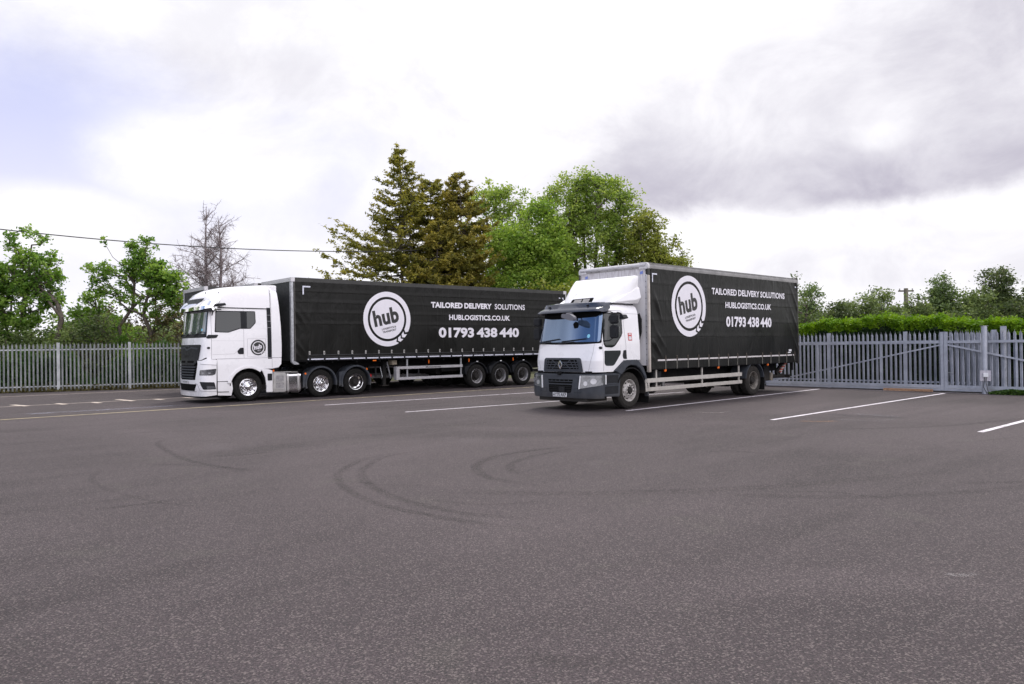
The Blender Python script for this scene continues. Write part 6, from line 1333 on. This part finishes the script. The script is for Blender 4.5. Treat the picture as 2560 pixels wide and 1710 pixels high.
# clipped hedge on the right
def hedge():
    rng = np.random.default_rng(80); e = empty('hedge', (*onL(-4, 1.6), 0)); tag(e, 'clipped bright green hedge rising above the palisade fence on the right', 'hedge'); o = np.array([*onL(-4, 1.6), 0])
    def topz(s): return np.interp(s, [-12, -5, -2.5, -.5, 1, 2.5, 3.5, 5, 12], [2.30, 2.34, 2.42, 2.58, 2.62, 2.50, 2.42, 2.30, 2.2]) + .06 * np.sin(s * 3.1) + .04 * np.sin(s * 7.7 + 1) + .03 * np.sin(s * 17.3)
    N = 64000; s = rng.uniform(-12, 12, N); w_ = rng.uniform(0, 1.3, N); z = topz(s) + rng.normal(0, .055, N) + (rng.uniform(0, 1, N) < .02) * rng.exponential(.09, N) - .25 * (w_ - .45) ** 2
    front = rng.uniform(0, 1, N) < .55; w_ = np.where(front, rng.normal(0., .05, N), w_); z = np.where(front, topz(s) - rng.exponential(.42, N) - .03, z); z = np.where(z < .1, rng.uniform(.1, 1.9, N), z)
    lump = .09 * np.sin(s * 2.3) + .07 * np.sin(s * 5.1 + z * 2); off = 1.28 + w_ + lump
    C0 = np.stack([P0.x + DL.x * s + NL.x * off, P0.y + DL.y * s + NL.y * off, z], 1) - o
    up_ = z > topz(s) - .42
    tone = np.where(up_, .5 + .5 * rng.uniform(0, 1, N), .0 + .4 * rng.uniform(0, 1, N))  # leaves near the top brighter, those below darker
    leaf_obj('upper_foliage', C0[up_], .062, LM['hedge'], e, rng, tone[up_] * (.72 + .28 * np.sin(s[up_] * 4 + 2 * np.sin(s[up_] * 9) + z[up_] * 6)), 1.4)
    leaf_obj('lower_foliage', C0[~up_], .085, LM['hedge_dark'], e, rng, tone[~up_], 1.4)
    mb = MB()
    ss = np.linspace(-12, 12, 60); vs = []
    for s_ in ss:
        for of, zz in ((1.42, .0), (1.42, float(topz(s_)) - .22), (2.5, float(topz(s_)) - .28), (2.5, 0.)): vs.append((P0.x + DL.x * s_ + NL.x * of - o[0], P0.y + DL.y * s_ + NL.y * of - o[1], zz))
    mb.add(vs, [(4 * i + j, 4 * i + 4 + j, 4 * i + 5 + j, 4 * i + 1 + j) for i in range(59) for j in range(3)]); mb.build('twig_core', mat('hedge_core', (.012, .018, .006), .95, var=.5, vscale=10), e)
    tw = [];
    for i in range(900): s_ = rng.uniform(-12, 12); of = 1.3 + rng.uniform(0, .15); p = np.array([P0.x + DL.x * s_ + NL.x * of, P0.y + DL.y * s_ + NL.y * of, rng.uniform(.1, 2.0)]) - o; tw.append((p, p + rng.normal(size=3) * .12 + np.array([0, 0, .15]), .006, .003))
    tubes_obj('twigs', tw, bark, e, 4)
    return e
hedge()
# trees beyond the hedge
G = 'trees beyond the hedge'
bgt = [(16.8, 45, 6.1, 1.0, 'scrub', 'thin twiggy tree top peeping above the rear of the rigid lorry', 60, 14), (19.1, 48, 5.3, 1.25, 'pale', 'pale grey-green tree beside the rear of the rigid lorry', 120, 62), (18.4, 43, 4.05, 1.1, 'dark', 'low dark tree second from the rigid lorry', 110, 62), (20.6, 46, 4.3, 1.1, 'scrub', 'mid green low tree left of the utility pole', 110, 55),
       (21.4, 46, 4.9, 1.0, 'scrub', 'tree with a thin pointed top left of the utility pole', 100, 50), (24.4, 50, 5.4, 1.25, 'scrub', 'loose feathery tree just left of the utility pole', 110, 50), (25.6, 48, 4.9, 1.2, 'scrub', 'airy tree right in front of the utility pole', 100, 50), (28.6, 50, 6.1, 1.35, 'pale', 'pale pointed tree right of the utility pole', 170, 64), (26.6, 43.5, 4.9, 1.4, 'scrub', 'mid green tree between the pale pointed tree and the right edge', 140, 60),
       (29.6, 46, 6.4, 1.5, 'dark', 'dark tree with a tall twiggy crown near the right edge', 190, 64), (30.6, 43.5, 5.6, 1.8, 'dark', 'dense dark tree at the far right edge', 230, 74), (22.8, 44.5, 3.9, 1.4, 'scrub', 'low bush line tree behind the hedge centre', 110, 60), (34, 47, 5.9, 2.2, 'dark', 'dark tree just beyond the right edge', 150, 70), (17.0, 47, 3.9, 1.2, 'dark', 'dark tree hidden behind the rigid lorry', 60, 50)]
for i, (x, y, h, w_, key, lab, n_, per) in enumerate(bgt):
    w_ *= 1.25
    sx = (-1) ** i * .3
    n_ = int(n_ * 1.9); broadleaf('field_tree', lab, 'tree', (x, y, 0), [[(0, 0, 0), (.05, 0, h * .35), (sx * .3, 0, h * .6), (sx * .5, 0, h * .9)], [(.05, 0, h * .35), (-w_ * .6, 0, h * .6)], [(.05, 0, h * .3), (w_ * .6, 0, h * .55)]],
              [(sx * .5, 0, h * .78, w_ * .45, w_ * .5, h * .20, 1.6), (-w_ * .3, 0, h * .55, w_ * .75, w_ * .8, h * .22), (w_ * .4, 0, h * .5, w_ * .7, w_ * .8, h * .22), (0, 0, h * .3, w_, w_, h * .25, .8)], n_, per, .19, .10, LM[key], 100 + i, group=G, r_tip=.011, shell=.35)
# weeds by the gate post
N = 2600; s = rng.uniform(4.5, 6.6, N); of = rng.normal(-.02, .09, N); lump = .05 + .12 * np.exp(-((s - 5.1) / .5) ** 2) + .09 * np.exp(-((s - 6.1) / .3) ** 2)
C0 = np.stack([P0.x + DL.x * s + NL.x * of, P0.y + DL.y * s + NL.y * of, rng.uniform(0, 1, N) * lump], 1)
tag(leaf_obj('weeds', C0, .05, LM['weed'], None, rng, rng.uniform(.2, 1, N)), 'low green weeds at the foot of the gate right of the post', 'weeds', kind='stuff')
# far hedgerow closing the horizon
N = 60000; az = rng.uniform(-.95, .95, N); D_ = rng.uniform(95, 125, N); lmp = 4.3 + 1.4 * np.sin(az * 23) + 1.0 * np.sin(az * 61 + 1); C0 = np.stack([np.sin(az) * D_, np.cos(az) * D_, rng.uniform(0, 1, N) ** .7 * lmp], 1)
tag(leaf_obj('distant_hedgerow', C0, .55, LM['scrub'], None, rng), 'distant dark hedgerow beyond the yard', 'hedgerow', kind='stuff')
# utility pole and overhead cable
up_ = empty('utility_pole', (32.3, 62, 0)); tag(up_, 'wooden utility pole with a short crossarm rising above the right-hand trees', 'pole')
mb = MB(); mb.tube([(0, 0, 0), (0, 0, 6.0)], [.22, .16], n=12); mb.build('pole_shaft', mat('pole_wood', (.16, .14, .11), .85, var=.25), up_)
mb = MB(); mb.box(-.62, .62, -.06, .06, 5.72, 5.84); mb.build('crossarm', bark, up_)
for x in (-.52, .52): mb = MB(); mb.tube([(x, 0, 5.84), (x, 0, 5.98)], .045, n=8); mb.build('insulator', concrete, up_)
for px_, py_, hz_, lb_ in ((-30.7, 31.5, 8.6, 'wooden pole beyond the left edge carrying the overhead cable'), (7.8, 61.8, 11.1, 'wooden pole hidden among the broadleaved trees carrying the overhead cable')):
    o = empty('utility_pole', (px_, py_, 0)); tag(o, lb_, 'pole'); mb = MB(); mb.tube([(0, 0, 0), (0, 0, hz_)], [.16, .12], n=12); mb.build('pole_shaft', MATS['pole_wood'], o); mb = MB(); mb.box(-.5, .5, -.05, .05, hz_ - .5, hz_ - .4); mb.build('crossarm', bark, o)
mb = MB(); A_, B_ = Vector((-26.2, 35.1, 7.82)), Vector((7.8, 61.8, 11.0)); pts = []
for i in range(69): t_ = i / 60 - .1333; p = A_.lerp(B_, t_); p.z -= 4 * 1.5 * t_ * (1 - t_); pts.append(p)
mb.tube(pts, .028, n=6); o = mb.build('overhead_cable', cable_mat); tag(o, 'thin dark overhead cable sagging across the sky on the left', 'cable')
